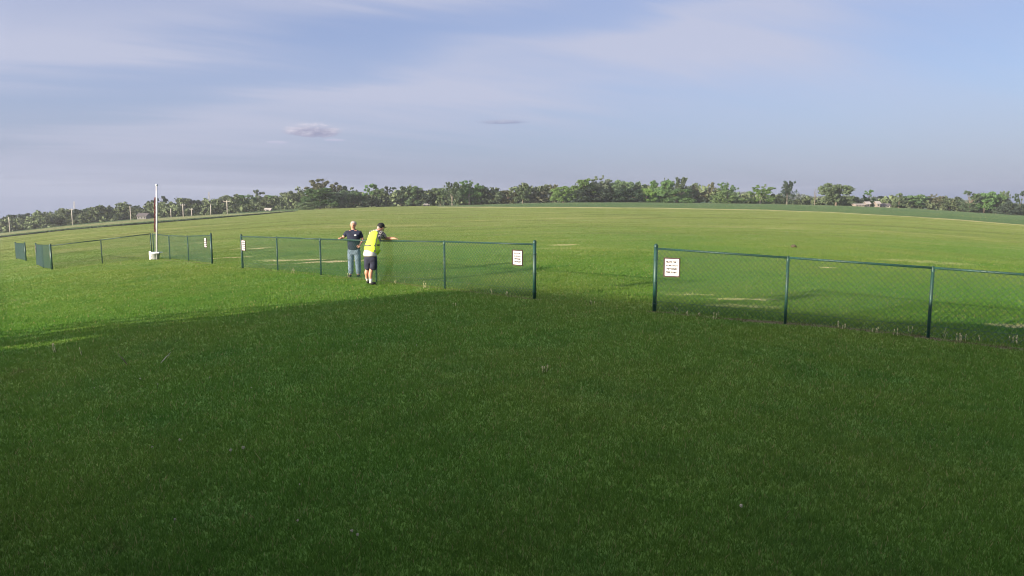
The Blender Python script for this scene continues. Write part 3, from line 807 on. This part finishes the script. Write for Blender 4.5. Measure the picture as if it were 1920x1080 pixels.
# dark back rows of the left wood, and the distant woods on the horizon
C_, R_ = [], []
for x in np.arange(-40, 560, 1.8):
    for _ in range(3):
        yt = np.interp(x, [0, 60, 110, 145, 200, 260, 300, 350, 430, 560], [414, 408, 404, 398, 394, 392, 390, 383, 377, 371]) + g.uniform(0, 20)
        q = at(x + g.uniform(-2, 2), yt, g.uniform(330, 350)); C_.append(tuple(q)); R_.append(g.uniform(1.0, 1.9))
V_ = leaf_cloud(C_, R_, 16, .8, g)
me = from_np('wood', V_, np.arange(len(V_)).reshape(-1, 4), MT['far_leaf'])
tag(new_obj('back_woods', me), 'dark wooded mass behind the front trees on the left', 'woods', kind='stuff')
C_, R_ = [], []
for x in np.arange(560, 1980, 1.3):
    for _ in range(2):
        p = on(x + g.uniform(-1, 1), g.uniform(850, 980)); hh = 5.5 + 2.2 * math.sin(x * .11) * math.sin(x * .037 + 2) + (3 if x < 1400 else 0) + (3.0 if x > 1700 else 0)
        C_.append((p.x, p.y, p.z + g.uniform(.5, max(1.5, hh)))); R_.append(g.uniform(1.5, 3.0))
V_ = leaf_cloud(C_, R_, 16, 1.6, g)
me = from_np('far_woods', V_, np.arange(len(V_)).reshape(-1, 4), MT['far_leaf'])
tag(new_obj('distant_woods', me), 'low distant woods on the horizon seen through the gaps', 'woods', kind='stuff')
# taller dark growth along the near edge of the crop strip on the left
C_, R_ = [], []
xs = np.arange(-10, 553, .9)
for x in xs:
    p = G(float(x), float(np.interp(x, XL, botL)) + .3); C_.append((p.x, p.y + g.uniform(-.5, .5), p.z + .12)); R_.append(.26)
V_ = leaf_cloud(C_, R_, 12, .12, g)
me = from_np('verge', V_, np.arange(len(V_)).reshape(-1, 4), MT['far_leaf'])
tag(new_obj('verge_weeds', me), 'dark line of uncut weeds along the edge of the mown field on the left', 'weeds', kind='stuff')

# ------------------------------------------------------------------ utility poles, masts, buildings
def upole(x, yb, yt, label, Yd=286, arm=1.6):
    p = on(x, Yd); zb = at(x, yb, Yd).z; p.z = min(p.z, zb); h = at(x, yt, Yd).z - p.z
    o = empty('utility_pole', p, label, 'utility pole', 'utility poles along the far road')
    MB().tube((0, 0, -.2), (0, 0, h), .20, .15, 8).build('pole', MT['pole_wood'], o, True)
    if arm:
        MB().box((0, -.2, h - .5), (arm, .14, .16)).build('crossarm', MT['pole_wood'], o)
        for s in (-1, 0, 1): MB().tube((s * arm * .42, -.2, h - .42), (s * arm * .42, -.2, h - .2), .06, .04, 6).build('insulator', MT['grey_bucket'], o)
for a_ in ((15, 434, 407, 'leftmost grey utility pole, standing before the dark wood', 286, 0),
           (134, 422, 391, 'utility pole below the left radio mast', 286, 1.4),
           (244, 413, 386, 'utility pole just left of the farmhouse', 286, 0),
           (320, 406, 391, 'short thin utility pole right of the white pole', 300, 0),
           (343, 405, 382, 'utility pole with a crossarm, taller one of the pair behind the short fence', 286, 2.0),
           (359, 404, 390, 'short utility pole right of the taller crossarm one', 300, 1.4),
           (395, 402, 383, 'thin utility pole in line under the right radio mast', 300, 0),
           (426, 401, 375, 'last utility pole, with the widest crossarm', 286, 2.6)): upole(*a_[:4], a_[4], a_[5])
def mast(x, yt, label, Yd=620):
    p = on(x, Yd); h = at(x, yt, Yd).z - p.z
    o = empty('radio_mast', p, label, 'mast', 'radio masts on the horizon'); m = MB(); r = .55
    cs = [Vector((r * math.cos(k_ * 2.094), r * math.sin(k_ * 2.094), 0)) for k_ in range(3)]
    for c_ in cs: m.tube(c_, c_ + Vector((0, 0, h)), .14, .14, 4)
    m.build('legs_frame', MT['mast_steel'], o); z = 0; m = MB(); k_ = 0
    while z < h - 1.5:
        for i in range(3): m.tube(cs[i] + Vector((0, 0, z)), cs[(i + 1) % 3] + Vector((0, 0, z + 1.4)), .06, .06, 3)
        z += 1.4
    m.build('bracing', MT['mast_steel'], o)
mast(139.5, 377.5, 'thin lattice radio mast above the left part of the dark wood'); mast(393, 360, 'thin lattice radio mast right of the white pole')
def house(x, Yd, w, d_, h, rh, label, roof='house_roof', name='farmhouse', cat='house', group=None, wall='house_white', wins=3):
    p = on(x, Yd); o = empty(name, p - Vector((0, 0, .2)), label, cat, group)
    m = MB(); m.v = [Vector(q) for q in ((-w / 2, -d_ / 2, 0), (w / 2, -d_ / 2, 0), (w / 2, d_ / 2, 0), (-w / 2, d_ / 2, 0), (-w / 2, -d_ / 2, h), (w / 2, -d_ / 2, h),
                                          (w / 2, d_ / 2, h), (-w / 2, d_ / 2, h), (-w / 2, 0, h + rh), (w / 2, 0, h + rh))]
    m.f = [(0, 1, 5, 4), (2, 3, 7, 6), (1, 2, 6, 9, 5), (3, 0, 4, 8, 7)]; m.build('wall', MT[wall], o)
    m = MB(); e = .35; t_ = .12
    for s in (-1, 1):
        a_ = [Vector((-w / 2 - e, s * (d_ / 2 + e), h - rh * e / (d_ / 2))), Vector((w / 2 + e, s * (d_ / 2 + e), h - rh * e / (d_ / 2))), Vector((w / 2 + e, 0, h + rh)), Vector((-w / 2 - e, 0, h + rh))]
        i = len(m.v); m.v += [q + Vector((0, 0, .03)) for q in a_] + [q + Vector((0, 0, .03 + t_)) for q in a_]
        m.f += [(i, i + 1, i + 2, i + 3), (i + 7, i + 6, i + 5, i + 4), (i, i + 4, i + 5, i + 1), (i + 1, i + 5, i + 6, i + 2), (i + 3, i + 7, i + 4, i)]
    m.build('roof', MT[roof], o)
    for k_ in range(wins):
        xx = (k_ + .5) / wins * w - w / 2
        MB().box((xx, -d_ / 2 - .02, h * .55), (w / wins * .4, .06, h * .42)).build('window', MT['window_glass'], o)
house(269, 292, 3.6, 4.0, 1.5, 1.0, 'small grey farmhouse between dark trees left of the white pole', name='farmhouse', roof='house_roof', wall='house_grey')
house(1609, 288, 3.4, 3.0, .9, .3, 'long low white shed, leftmost of the farm sheds on the right', 'house_roof_pale', 'farm_shed', 'shed', 'white farm sheds among the trees')
house(1625, 290, 1.5, 2.4, 1.4, .7, 'small white gabled shed, middle one of the farm sheds', 'house_roof_pale', 'farm_shed', 'shed', 'white farm sheds among the trees', wins=1)
house(1644, 290, 1.3, 2.4, 1.7, .7, 'white gabled shed, tallest of the farm sheds on the right', 'house_roof_pale', 'farm_shed', 'shed', 'white farm sheds among the trees', wins=1)
house(1655, 293, 4.6, 2.6, .9, .7, 'low brown-roofed barn behind the farm sheds on the right', 'house_roof', 'barn', 'barn', wall='pole_wood')
house(503, 296, 2.2, 2.0, .8, .5, 'tiny pale shed in front of the trees left of the big bright tree', 'pole_wood', 'garden_shed', 'shed', wall='pole_wood', wins=1)
# white van far off
p = on(800, 289); o = empty('parked_car', p, 'tiny pale car parked at the foot of the trees above the fence', 'car')
m = MB().box((-.2, 0, .95), (1.7, 1.5, .5), taper=.85).box((0, 0, .55), (2.6, 1.55, .4)); m.build('body', MT['house_grey'], o)
for sx in (-.8, .8): MB().tube((sx, -.9, .3), (sx, .9, .3), .3, n=12).build('wheel', MT['black_cloth'], o)
MB().box((-.2, -.72, 1.0), (1.2, .06, .25)).build('window', MT['window_glass'], o)

# ------------------------------------------------------------------ small things on the ground
def stalks(x, y, hpx, n, label, spread=.05, seed=0, matn='stem_straw', lean=.25):
    r_ = random.Random(seed + x); p = GR(x, y); h = hpx / FPX * p.y; o = empty('grass_stalk', p, label, 'weed', 'tall weed stalks missed by the mower')
    for i in range(n):
        b_ = Vector((r_.uniform(-spread, spread), r_.uniform(-spread, spread), -.01)); hh = h * r_.uniform(.65, 1)
        t_ = b_ + Vector((r_.uniform(-lean, lean) * hh, r_.uniform(-lean, lean) * hh, hh)); mid = b_.lerp(t_, .55) + Vector((r_.uniform(-.01, .01), 0, .01))
        m = MB().tube(b_, mid, .0045, .0035, 5).tube(mid, t_, .0035, .002, 5)
        m.ball(t_, (.009, .009, .022), 6, 4); m.build('stem', MT[matn], o, True)
        # a strap leaf at the foot
        a = r_.uniform(0, 6.28); tip = b_ + Vector((math.cos(a) * .12, math.sin(a) * .12, .10))
        w2 = Vector((-math.sin(a), math.cos(a), 0)) * .009; mm = MB(); md = b_.lerp(tip, .5) + Vector((0, 0, .03))
        mm.v = [b_ - w2, b_ + w2, md + w2, md - w2, tip]; mm.f = [(0, 1, 2, 3), (3, 2, 4)]; mm.build('leaf', MT['weed_green'], o)
WE = [(550, 513, 12, 2, 'low pale stalks in the second bay of the men\'s fence'), (652, 524, 11, 2, 'pale stalk in the grass before the man in the dark shirt'),
      (553, 512, 8, 1, 'single short stalk beside the low pale stalks'),
      (797, 541, 14, 3, 'pale stalks left of the post between the last two bays of the men\'s fence'), (741, 535, 9, 2, 'short stalks right of the vest man\'s shoes'),
      (950, 556, 10, 3, 'short stalks under the white notice near the end post'), (920, 552, 9, 2, 'short stalks left of those under the notice'),
      (853, 574, 9, 2, 'small stalks alone in the lawn below the men\'s fence'), (1110, 571, 9, 3, 'faint stalks in the gap between the two fences'),
      (1266, 584, 12, 2, 'pale stalk right of the nearest fence\'s end post'), (1286, 590, 10, 2, 'pair of stalks under the largest sign'),
      (1307, 592, 10, 2, 'second pair of stalks right of the largest sign'), (1341, 598, 17, 2, 'tall pale stalk in the first bay of the nearest fence'),
      (1350, 590, 9, 1, 'short stalk just right of the tall pale one'), (1572, 615, 18, 3, 'tall leaning stalks in the second bay of the nearest fence'),
      (1582, 617, 9, 4, 'dense short weeds beside the tall leaning stalks'), (1643, 625, 12, 3, 'weeds on the bare strip left of the last visible post'),
      (1676, 630, 17, 2, 'two pale stalks on the bare strip nearer the last visible post'), (1712, 627, 15, 2, 'thin stalks touching the last visible post'),
      (1766, 634, 19, 2, 'tall pale stalk right of the last visible post'), (1800, 641, 19, 4, 'bushy pale weed clump in the third bay'),
      (1810, 640, 15, 4, 'second pale clump next to the bushy one in the third bay'), (1836, 640, 12, 2, 'short stalk between two weed clumps in the third bay'),
      (1897, 643, 16, 4, 'weed clump at the right edge of the picture'), (1905, 645, 20, 2, 'tall stalk beside the weed clump at the right edge'),
      (103, 663, 20, 3, 'sunlit weeds in the slit of light at the left'), (155, 668, 22, 1, 'thin weed at the right end of the slit of light'),
      (1018, 700, 14, 3, 'small pale weed alone in the shaded lawn'), (228, 497, 6, 2, 'short weeds under the sloping fence')]
for i, (x, y, h, n, lb) in enumerate(WE): stalks(x, y, h, n, lb, seed=i)
# dead twig lying/standing in the shade
for (x, y, sg, lb) in ((300, 683, 1, 'dry forked twig sticking up from the shaded lawn'), (240, 684, -1, 'fainter dry twig left of the forked one')):
    p = GR(x, y); o = empty('dry_twig', p, lb, 'twig')
    m = MB().tube((0, 0, 0), (sg * .10, .02, .12), .006, .004, 6); m.tube((sg * .03, 0, .03), (sg * .16, .03, .18), .005, .003, 6).tube((sg * .10, .02, .12), (sg * .14, .05, .13), .004, .002, 5)
    m.build('stick', MT['pole_wood' if sg > 0 else 'bark'], o, True)
# dandelion clocks and daisies
DN = [(455, 851, 'white dandelion clock, brightest one in the dark lawn'), (431, 856, 'small dandelion clock left of the brightest one'), (284, 848, 'dandelion clock in the dark lower left lawn'),
      (336, 834, 'dandelion clock above and right of the dark lower left one'), (262, 717, 'pale flower head below the fainter twig'), (176, 735, 'faint flower head at the dark left side'),
      (295, 727, 'small flower head in the dark lawn below the forked twig'), (1386, 966, 'lone white flower head in the lower right lawn'), (657, 1011, 'white flower head near the lower middle'),
      (668, 1018, 'second flower head touching the one near the lower middle'), (326, 987, 'dim flower head at the bottom left'), (668, 653, 'tiny flower head in the lawn below the vest man'),
      (780, 654, 'tiny flower head right below the men\'s fence'), (470, 734, 'tiny flower head left of centre in the shade'), (556, 990, 'dim flower head with a tall thin stalk at the bottom'),
      (560, 919, 'tiny flower head above the dim one with a stalk'), (392, 715, 'tiny flower head right of the forked twig')]
for i, (x, y, lb) in enumerate(DN):
    p = GR(x, y); o = empty('dandelion', p, lb, 'flower', 'dandelions gone to seed in the lawn'); h = .055
    MB().tube((0, 0, 0), (.01, 0, h), .0025, .002, 5).build('stem', MT['weed_green'], o, True)
    s = .75 * (.022, .018, .014, .016, .014, .01, .011, .018, .014, .012, .01, .011, .011, .01, .01, .008, .01)[i]
    m = MB(); m.ball((.01, 0, h + s * .6), s * .6, 8, 5); r_ = random.Random(i)
    for _ in range(26):
        d = Vector((r_.gauss(0, 1), r_.gauss(0, 1), r_.gauss(0, 1))).normalized(); m.tube(Vector((.01, 0, h + s * .6)) + d * s * .5, Vector((.01, 0, h + s * .6)) + d * s * 1.1, .0012, .0025, 3)
    m.build('seed_head', MT['seed_white'], o)
p = GR(559, 985); 
# dark clod in the field
p = GR(1488, 463); o = empty('clod', p, 'dark lump of earth lying alone in the field behind the nearest fence', 'clod')
m = MB(); m.ball((0, 0, .05), (.13, .11, .08), 12, 8)
for v in m.v: v += Vector(mnoise.noise_vector(v * 14)) * .03
m.build('lump', MT['clod'], o, True)
m = MB(); m.ball((.13, .02, .02), (.06, .05, .04), 8, 6); m.build('crumb', MT['clod'], o, True)

# ------------------------------------------------------------------ people
def skin(name, chains, mt, parent, levels=2, extra=None):
    """chains: list of lists of ((x,y,z), (rx,ry)) ; a point may be an int = index of an earlier vertex"""
    vs, es, rs = [], [], []
    for ch in chains:
        prev = None
        for it in ch:
            if isinstance(it, int): cur = it
            else:
                cur = len(vs); vs.append(it[0]); r_ = it[1]; rs.append(r_ if isinstance(r_, tuple) else (r_, r_))
            if prev is not None: es.append((prev, cur))
            prev = cur
    me = bpy.data.meshes.new(name); me.from_pydata(vs, es, []); me.update()
    o = new_obj(name, me)
    md = o.modifiers.new('Skin', 'SKIN'); md.use_smooth_shade = True
    sv = me.skin_vertices[0].data
    # one root per island
    par = list(range(len(vs)))
    def fnd(a):
        while par[a] != a: a = par[a]
        return a
    for a, b_ in es: par[fnd(a)] = fnd(b_)
    seen = set()
    for i, r_ in enumerate(rs):
        sv[i].radius = r_; k_ = fnd(i)
        if k_ not in seen: seen.add(k_); sv[i].use_root = True
        else: sv[i].use_root = False
    ss = o.modifiers.new('Sub', 'SUBSURF'); ss.levels = ss.render_levels = levels
    dg = bpy.context.evaluated_depsgraph_get(); dg.update()
    m2 = bpy.data.meshes.new_from_object(o.evaluated_get(dg)); bpy.data.objects.remove(o)
    m2.materials.clear(); m2.materials.append(mt)
    for p_ in m2.polygons: p_.use_smooth = True
    return new_obj(name, m2, parent)
def finger_chains(palm, dirv, side, curl):
    """five fingers leaving a palm point"""
    dirv = Vector(dirv).normalized(); side = Vector(side).normalized(); curl = Vector(curl).normalized(); ch = []
    for k_, ln in zip((-.026, -.009, .009, .026), (.066, .076, .071, .054)):
        a = Vector(palm) + side * k_; b_ = a + dirv * (ln * .5); c_ = b_ + (dirv * .75 + curl * .65).normalized() * ln * .35; d = c_ + (dirv * .2 + curl).normalized() * ln * .3
        ch.append([(tuple(a), .009), (tuple(b_), .0085), (tuple(c_), .008), (tuple(d), .007)])
    a = Vector(palm) - dirv * .02 - side * .03; b_ = a - side * .03 + dirv * .02; c_ = b_ + dirv * .025 + curl * .015
    ch.append([(tuple(a), .011), (tuple(b_), .010), (tuple(c_), .008)])
    return ch
def V3(*a): return tuple(a)
def head_parts(o, c_, face, mt, hair=None, hr=.5):
    """c_ head centre, face direction"""
    f_ = Vector(face).normalized(); up = Vector((0, 0, 1)); rt = f_.cross(up).normalized(); up = rt.cross(f_).normalized(); c_ = Vector(c_)
    m = MB().tube(c_ + f_ * .085 + up * .015, c_ + f_ * .118 - up * .022, .010, .016, 8); m.ball(c_ + f_ * .112 - up * .022, .016, 8, 6); m.build('nose', mt, o, True)
    for s in (-1, 1):
        MB().ball(c_ + rt * s * .083 - f_ * .005, (.014, .02, .032), 8, 6).build('ear', mt, o, True)
        MB().ball(c_ + rt * s * .033 + f_ * .088 + up * .02, (.012, .010, .008), 8, 6).build('eye', MT['black_cloth'], o, True)
    MB().ball(c_ + f_ * .091 - up * .055, (.026, .010, .006), 8, 6).build('mouth', MT['maroon_cloth'], o, True)

# man behind the fence, facing the camera
p = GR(665, 519.5)
man = empty('person', p, 'man in dark navy T-shirt and jeans behind the fence, one hand on its top rail', 'person', 'men talking across the fence')
railz = lambda x: None
a_, b_ = Mt[2], Mt[3]
def rail_at(px):
    best = min(((abs(px_of(*Mt[i].lerp(Mt[i + 1], q / 100))[0] - px), i, q / 100) for i in range(5) for q in range(101)))
    return Mt[best[1]].lerp(Mt[best[1] + 1], best[2])
hR = rail_at(638) - p + Vector((0, .01, .03))
hL = rail_at(676) - p + Vector((.0, .03, .0))
sh, sL = (-.20, -.01, 1.36), (.20, -.01, 1.36)
elR = ((sh[0] + hR.x) / 2 - .05, (sh[1] + hR.y) / 2 + .06, 1.20); elL = (.28, .02, 1.12)
wrR = tuple(hR - Vector((hR.x - elR[0], hR.y - elR[1], hR.z - elR[2])).normalized() * .085)
hLp = (.20, -.20, .97)
body = [[((0, 0, .93), (.15, .105)), ((0, 0, 1.08), (.145, .10)), ((0, 0, 1.25), (.16, .105)), ((0, 0, 1.38), (.13, .085)), ((0, -.005, 1.455), (.055, .055)), ((0, -.015, 1.52), (.065, .075)), ((0, -.02, 1.595), (.09, .10)), ((0, -.015, 1.66), (.066, .075))],
        [3, (sh, .06), (elR, .043), (wrR, .028), (tuple(hR), (.036, .02))],
        [3, (sL, .06), (elL, .043), ((.22, -.15, 1.0), .028), (hLp, (.036, .02))],
        [0, ((-.095, 0, .84), .088), ((-.105, .0, .48), .058), ((-.115, .02, .10), .038), ((-.125, -.10, .03), (.04, .03))],
        [0, ((.095, 0, .84), .088), ((.11, .0, .48), .058), ((.12, .02, .10), .038), ((.135, -.10, .03), (.04, .03))]]
hands = finger_chains(hR, (-.3, -.5, 0), (1, -.4, 0), (0, -.1, -1)) + finger_chains(hLp, (-.1, -.4, -.9), (1, 0, 0), (-.2, .5, -.2))
skin('body', body + hands, MT['skin'], man)
head_parts(man, (0, -.02, 1.585), (.08, -1, -.05), MT['skin'])
m = MB(); m.ball((0, .05, 1.63), (.094, .082, .085), 14, 10)
m.v = [v for v in m.v]; hair = m.build('hair', MT['grey_hair'], man, True)
for s in (-1, 1): pass
skin('t_shirt', [[((0, 0, .80), (.205, .155)), ((0, 0, .90), (.21, .16)), ((0, 0, 1.05), (.21, .165)), ((0, 0, 1.24), (.215, .15)), ((0, 0, 1.37), (.185, .12)), ((0, 0, 1.44), (.10, .085)), ((0, -.005, 1.475), (.07, .07))],
                 [4, (sh, .072), (tuple(Vector(sh).lerp(Vector(elR), .72)), .068)], [4, (sL, .072), (tuple(Vector(sL).lerp(Vector(elL), .72)), .068)]], MT['navy_shirt'], man)
MB().ball((.09, -.155, 1.29), (.038, .012, .022), 10, 6).build('logo_patch', MT['logo_white'], man, True)
skin('jeans', [[((0, 0, .93), (.175, .13)), ((0, 0, .84), (.185, .13))], [1, ((-.10, 0, .74), .118), ((-.105, -.01, .46), .094), ((-.115, .01, .06), .082)],
               [1, ((.10, 0, .74), .118), ((.115, -.01, .46), .094), ((.125, .01, .06), .082)]], MT['jeans'], man)
for s in (-1, 1):
    m = MB(); m.ball((s * .13, -.07, .04), (.05, .13, .045), 12, 8); m.build('shoe', MT['black_cloth'], man, True)

# man in the vest, in front of the fence, leaning on it
p2 = GR(697, 536)
man2 = empty('person', p2, 'man in yellow high-visibility vest and dark shorts leaning along the fence rail', 'person', 'men talking across the fence')
r1 = rail_at(743) - p2; r1 += Vector((0, -.02, .05)); r0_ = rail_at(723) - p2; r0_ += Vector((0, -.03, .05)); r2_ = rail_at(716) - p2 + Vector((0, .02, .05))
shR = (.26, .20, 1.40); elR = tuple(r0_); hR = Vector(r1)
shL = (-.04, .33, 1.40); elL = (.06, .52, 1.20); hLp = tuple(Vector(r2_))
hip = (-.02, .0, .86)
body = [[(hip, (.155, .12)), ((.0, .03, 1.0), (.15, .115)), ((.05, .12, 1.22), (.165, .12)), ((.10, .22, 1.40), (.13, .095)), ((.165, .30, 1.475), (.062, .062)), ((.20, .35, 1.52), (.072, .078)), ((.225, .37, 1.585), (.085, .095)), ((.225, .365, 1.65), (.06, .07))],
        [3, (shR, .062), (elR, .046), (tuple(hR.lerp(Vector(elR), .28)), .031), (tuple(hR), (.036, .022))],
        [3, (shL, .062), (elL, .046), (tuple(Vector(hLp).lerp(Vector(elL), .3)), .031), (hLp, (.036, .022))],
        [0, ((.06, .0, .78), .092), ((.0, .02, .44), .058), ((-.03, .0, .30), .062), ((-.03, .01, .10), .036), ((-.01, -.02, .04), .040), ((.05, .09, .03), (.04, .028))],
        [0, ((-.10, .02, .78), .092), ((-.125, .10, .46), .058), ((-.15, .07, .33), .060), ((-.165, .22, .16), .036), ((-.16, .27, .11), .040), ((-.15, .33, .05), (.04, .028))]]
hands = finger_chains(hR, (1, -.3, -.1), (0, 1, 0), (0, 0, -1)) + finger_chains(hLp, (.6, -.3, -.1), (0, 1, 0), (0, 0, -1))
skin('body', body + hands, MT['skin'], man2)
# bronzed arm skin visible past the sleeve
skin('forearm_sleeve', [[(tuple(Vector(shR).lerp(Vector(elR), .6)), .056), (elR, .050), (tuple(hR.lerp(Vector(elR), .3)), .036)]], MT['skin_tan'], man2)
head_parts(man2, (.225, .37, 1.565), (.55, .65, -.6), MT['skin_tan'])
m = MB(); m.ball((.225, .365, 1.615), (.104, .11, .085), 14, 10); m.build('cap', MT['black_cloth'], man2, True)
m = MB(); m.ball((.30, .45, 1.57), (.07, .07, .014), 12, 6); m.build('cap_peak', MT['black_cloth'], man2, True)
m = MB(); m.ball((.175, .31, 1.56), (.052, .05, .05), 12, 8); m.build('hair', MT['grey_hair'], man2, True)
skin('plaid_shirt', [[((-.015, .0, .83), (.185, .15)), ((.0, .03, 1.0), (.165, .13)), ((.05, .12, 1.22), (.175, .13)), ((.10, .22, 1.40), (.145, .105)), ((.15, .28, 1.465), (.08, .075))],
                     [3, (shR, .098), (tuple(Vector(shR).lerp(Vector(elR), .8)), .088)], [3, (shL, .085), (tuple(Vector(shL).lerp(Vector(elL), .75)), .078)]], MT['plaid'], man2)
skin('shirt_tail', [[((-.02, .0, 1.0), (.186, .155)), ((-.02, .0, .90), (.192, .158)), ((-.03, .0, .82), (.195, .16)), ((-.03, .0, .79), (.195, .16))]], MT['white_cloth'], man2, 1)
vest = skin('vest', [[((-.01, .0, .90), (.215, .175)), ((.0, .02, 1.0), (.20, .16)), ((.045, .11, 1.22), (.195, .155)), ((.09, .20, 1.40), (.175, .125)), ((.125, .24, 1.45), (.11, .09))],
              [1, ((.13, .06, .93), (.10, .10)), ((.19, .10, .88), (.05, .09))]], MT['hivis'], man2)
# dark tapes: one round the waist, one down the back and over the shoulder
m = MB(); n_ = 28
for k_ in range(n_):
    t0_, t1_ = 2 * math.pi * k_ / n_, 2 * math.pi * (k_ + 1) / n_
    P0 = [Vector((.022 + .212 * math.cos(t_), .065 + .178 * math.sin(t_), 1.10)) for t_ in (t0_, t1_)]
    i = len(m.v); m.v += [P0[0] - Vector((0, 0, .022)), P0[1] - Vector((0, 0, .022)), P0[1] + Vector((0, 0, .022)), P0[0] + Vector((0, 0, .022))]; m.f.append((i, i + 1, i + 2, i + 3))
m.build('waist_tape', MT['vest_tape'], man2, True)
m = MB(); pts = [Vector((.13, -.115, .93)), Vector((.135, -.10, 1.10)), Vector((.155, -.02, 1.25)), Vector((.175, .06, 1.38)), Vector((.18, .15, 1.475)), Vector((.18, .24, 1.50))]
for q0, q1 in zip(pts, pts[1:]):
    s_ = Vector((.022, .008, 0)); i = len(m.v); m.v += [q0 - s_, q0 + s_, q1 + s_, q1 - s_, q0 - s_ + Vector((0, .02, 0)), q0 + s_ + Vector((0, .02, 0)), q1 + s_ + Vector((0, .02, 0)), q1 - s_ + Vector((0, .02, 0))]
    m.f += [(i, i + 1, i + 2, i + 3), (i, i + 4, i + 5, i + 1), (i + 3, i + 2, i + 6, i + 7), (i, i + 3, i + 7, i + 4), (i + 1, i + 5, i + 6, i + 2)]
m.build('shoulder_tape', MT['vest_tape'], man2)
skin('shorts', [[((-.02, .0, .84), (.178, .14)), ((-.02, .0, .76), (.185, .145))], [1, ((.07, .0, .66), .118), ((.05, .01, .40), .112)], [1, ((-.09, .03, .66), .118), ((-.11, .07, .40), .108)]], MT['navy_shorts'], man2)
for c0, c1, nm, r_ in (((-.03, .01, .20), (-.02, -.0, .06), 'sock', .046), ((-.163, .20, .20), (-.16, .27, .10), 'sock', .044)):
    MB().tube(c1, c0, r_ * .95, r_, 12).build(nm, MT['white_cloth'], man2, True)
MB().ball((.03, .04, .045), (.085, .13, .045), 12, 8).build('shoe', MT['black_cloth'], man2, True)
MB().ball((-.155, .32, .055), (.05, .10, .05), 12, 8).build('shoe', MT['black_cloth'], man2, True)

# ------------------------------------------------------------------ unseen clubhouse, blocks and slats, added and shaped to shade the lawn
ch = empty('clubhouse', (-2, -.5, 0), 'unseen clubhouse behind the camera, raised to darken the near lawn', 'building')  # height chosen to darken the lawn close to the camera
MB().box((0, -3, 1.9), (12, 6, 4.6)).build('wall', MT['bark'], ch)
MB().box((0, -3, 4.27), (12.3, 6.2, .12)).build('roof', MT['house_roof'], ch)
hg = empty('shadow_building', (0, -14, 0), 'unseen tall building added behind the camera to cast the lawn shadow edge', 'building')  # added out of view; roof profile shaped to the lawn's shadow edge
def prism(prof, y0, y1):
    m = MB()
    for yy in (y0, y1): m.v += [Vector((x, yy, z)) for x, z in prof]
    n_ = len(prof); m.f = [tuple(range(n_)), tuple(reversed(range(n_, 2 * n_)))] + [(i, n_ + i, n_ + (i + 1) % n_, (i + 1) % n_) for i in range(n_)]
    return m
prof = [(-46, -.6), (-46, 11.7), (-44.5, 11.95), (-38.4, 11.15), (-34, 10.62), (-30, 10.05), (-27.6, 9.65), (-20, 8.6), (-11, 7.2), (-11, -.6)]
prism(prof, 0, -12).build('wall', MT['wall_siding'], hg)
prism([(x, z + .02) for x, z in prof[1:9]] + [(x, z + .16) for x, z in reversed(prof[1:9])], .3, -12.3).build('roof', MT['house_roof'], hg)
wg = empty('shade_block', (-5.3, 1.9, 0), 'unseen block added left of the camera to darken the lower left lawn', 'building')  # added out of view to darken the lower left lawn
MB().box((0, -.5, 1.75), (3.0, 4.0, 3.9)).build('wall', MT['bark'], wg)
MB().box((0, -.5, 3.77), (3.1, 4.1, .12)).build('roof', MT['house_roof'], wg)
# slats added out of view, spaced to cast the shadow stripes on the left lawn
a_, b_ = Vector((-24.0, 6.7, 0)), Vector((-12.45, 9.9, 0)); d = (b_ - a_); L = d.length; d.normalize(); rot = Matrix.Rotation(math.atan2(d.y, d.x), 3, 'Z')
ws = empty('stripe_caster', a_.lerp(b_, .5), 'unseen wooden slats added left of the view to cast the striped lawn shadow', 'screen'); off = -a_.lerp(b_, .5); gd = -.62
for z, hh in ((3.02, .07), (2.72, .08), (2.38, .20), (1.98, .42), (.6, 1.62)):
    MB().box((0, 0, z + gd + .12), (L, .06, hh), rot).build('rail', MT['pole_wood'], ws)
for k_ in range(6):
    q = a_.lerp(b_, k_ / 5) + off; MB().box((q.x, q.y + .09, 1.3 + gd), (.1, .1, 3.4), rot).build('post', MT['pole_wood'], ws)

# ------------------------------------------------------------------ air
lo, hi = Vector((-330, -60, -22)), Vector((330, 1000, 13.5))
lo.z = float(g_z[(gx > -330) & (gx < 330) & (gy > -60) & (gy < 1000)].min()) - 1
m = MB().box((lo + hi) / 2, tuple(hi - lo)); hm = bpy.data.materials.new('air'); hm.use_nodes = True; t = hm.node_tree; t.nodes.remove(t.nodes['Principled BSDF'])
pv = N('ShaderNodeVolumePrincipled', t); pv.inputs['Color'].default_value = (.86, .9, .97, 1); pv.inputs['Density'].default_value = .00022; pv.inputs['Anisotropy'].default_value = .2
lk(pv.outputs[0], t.nodes['Material Output'].inputs['Volume'], t)
tag(m.build('haze', hm), 'faint evening haze over the fields', kind='stuff')
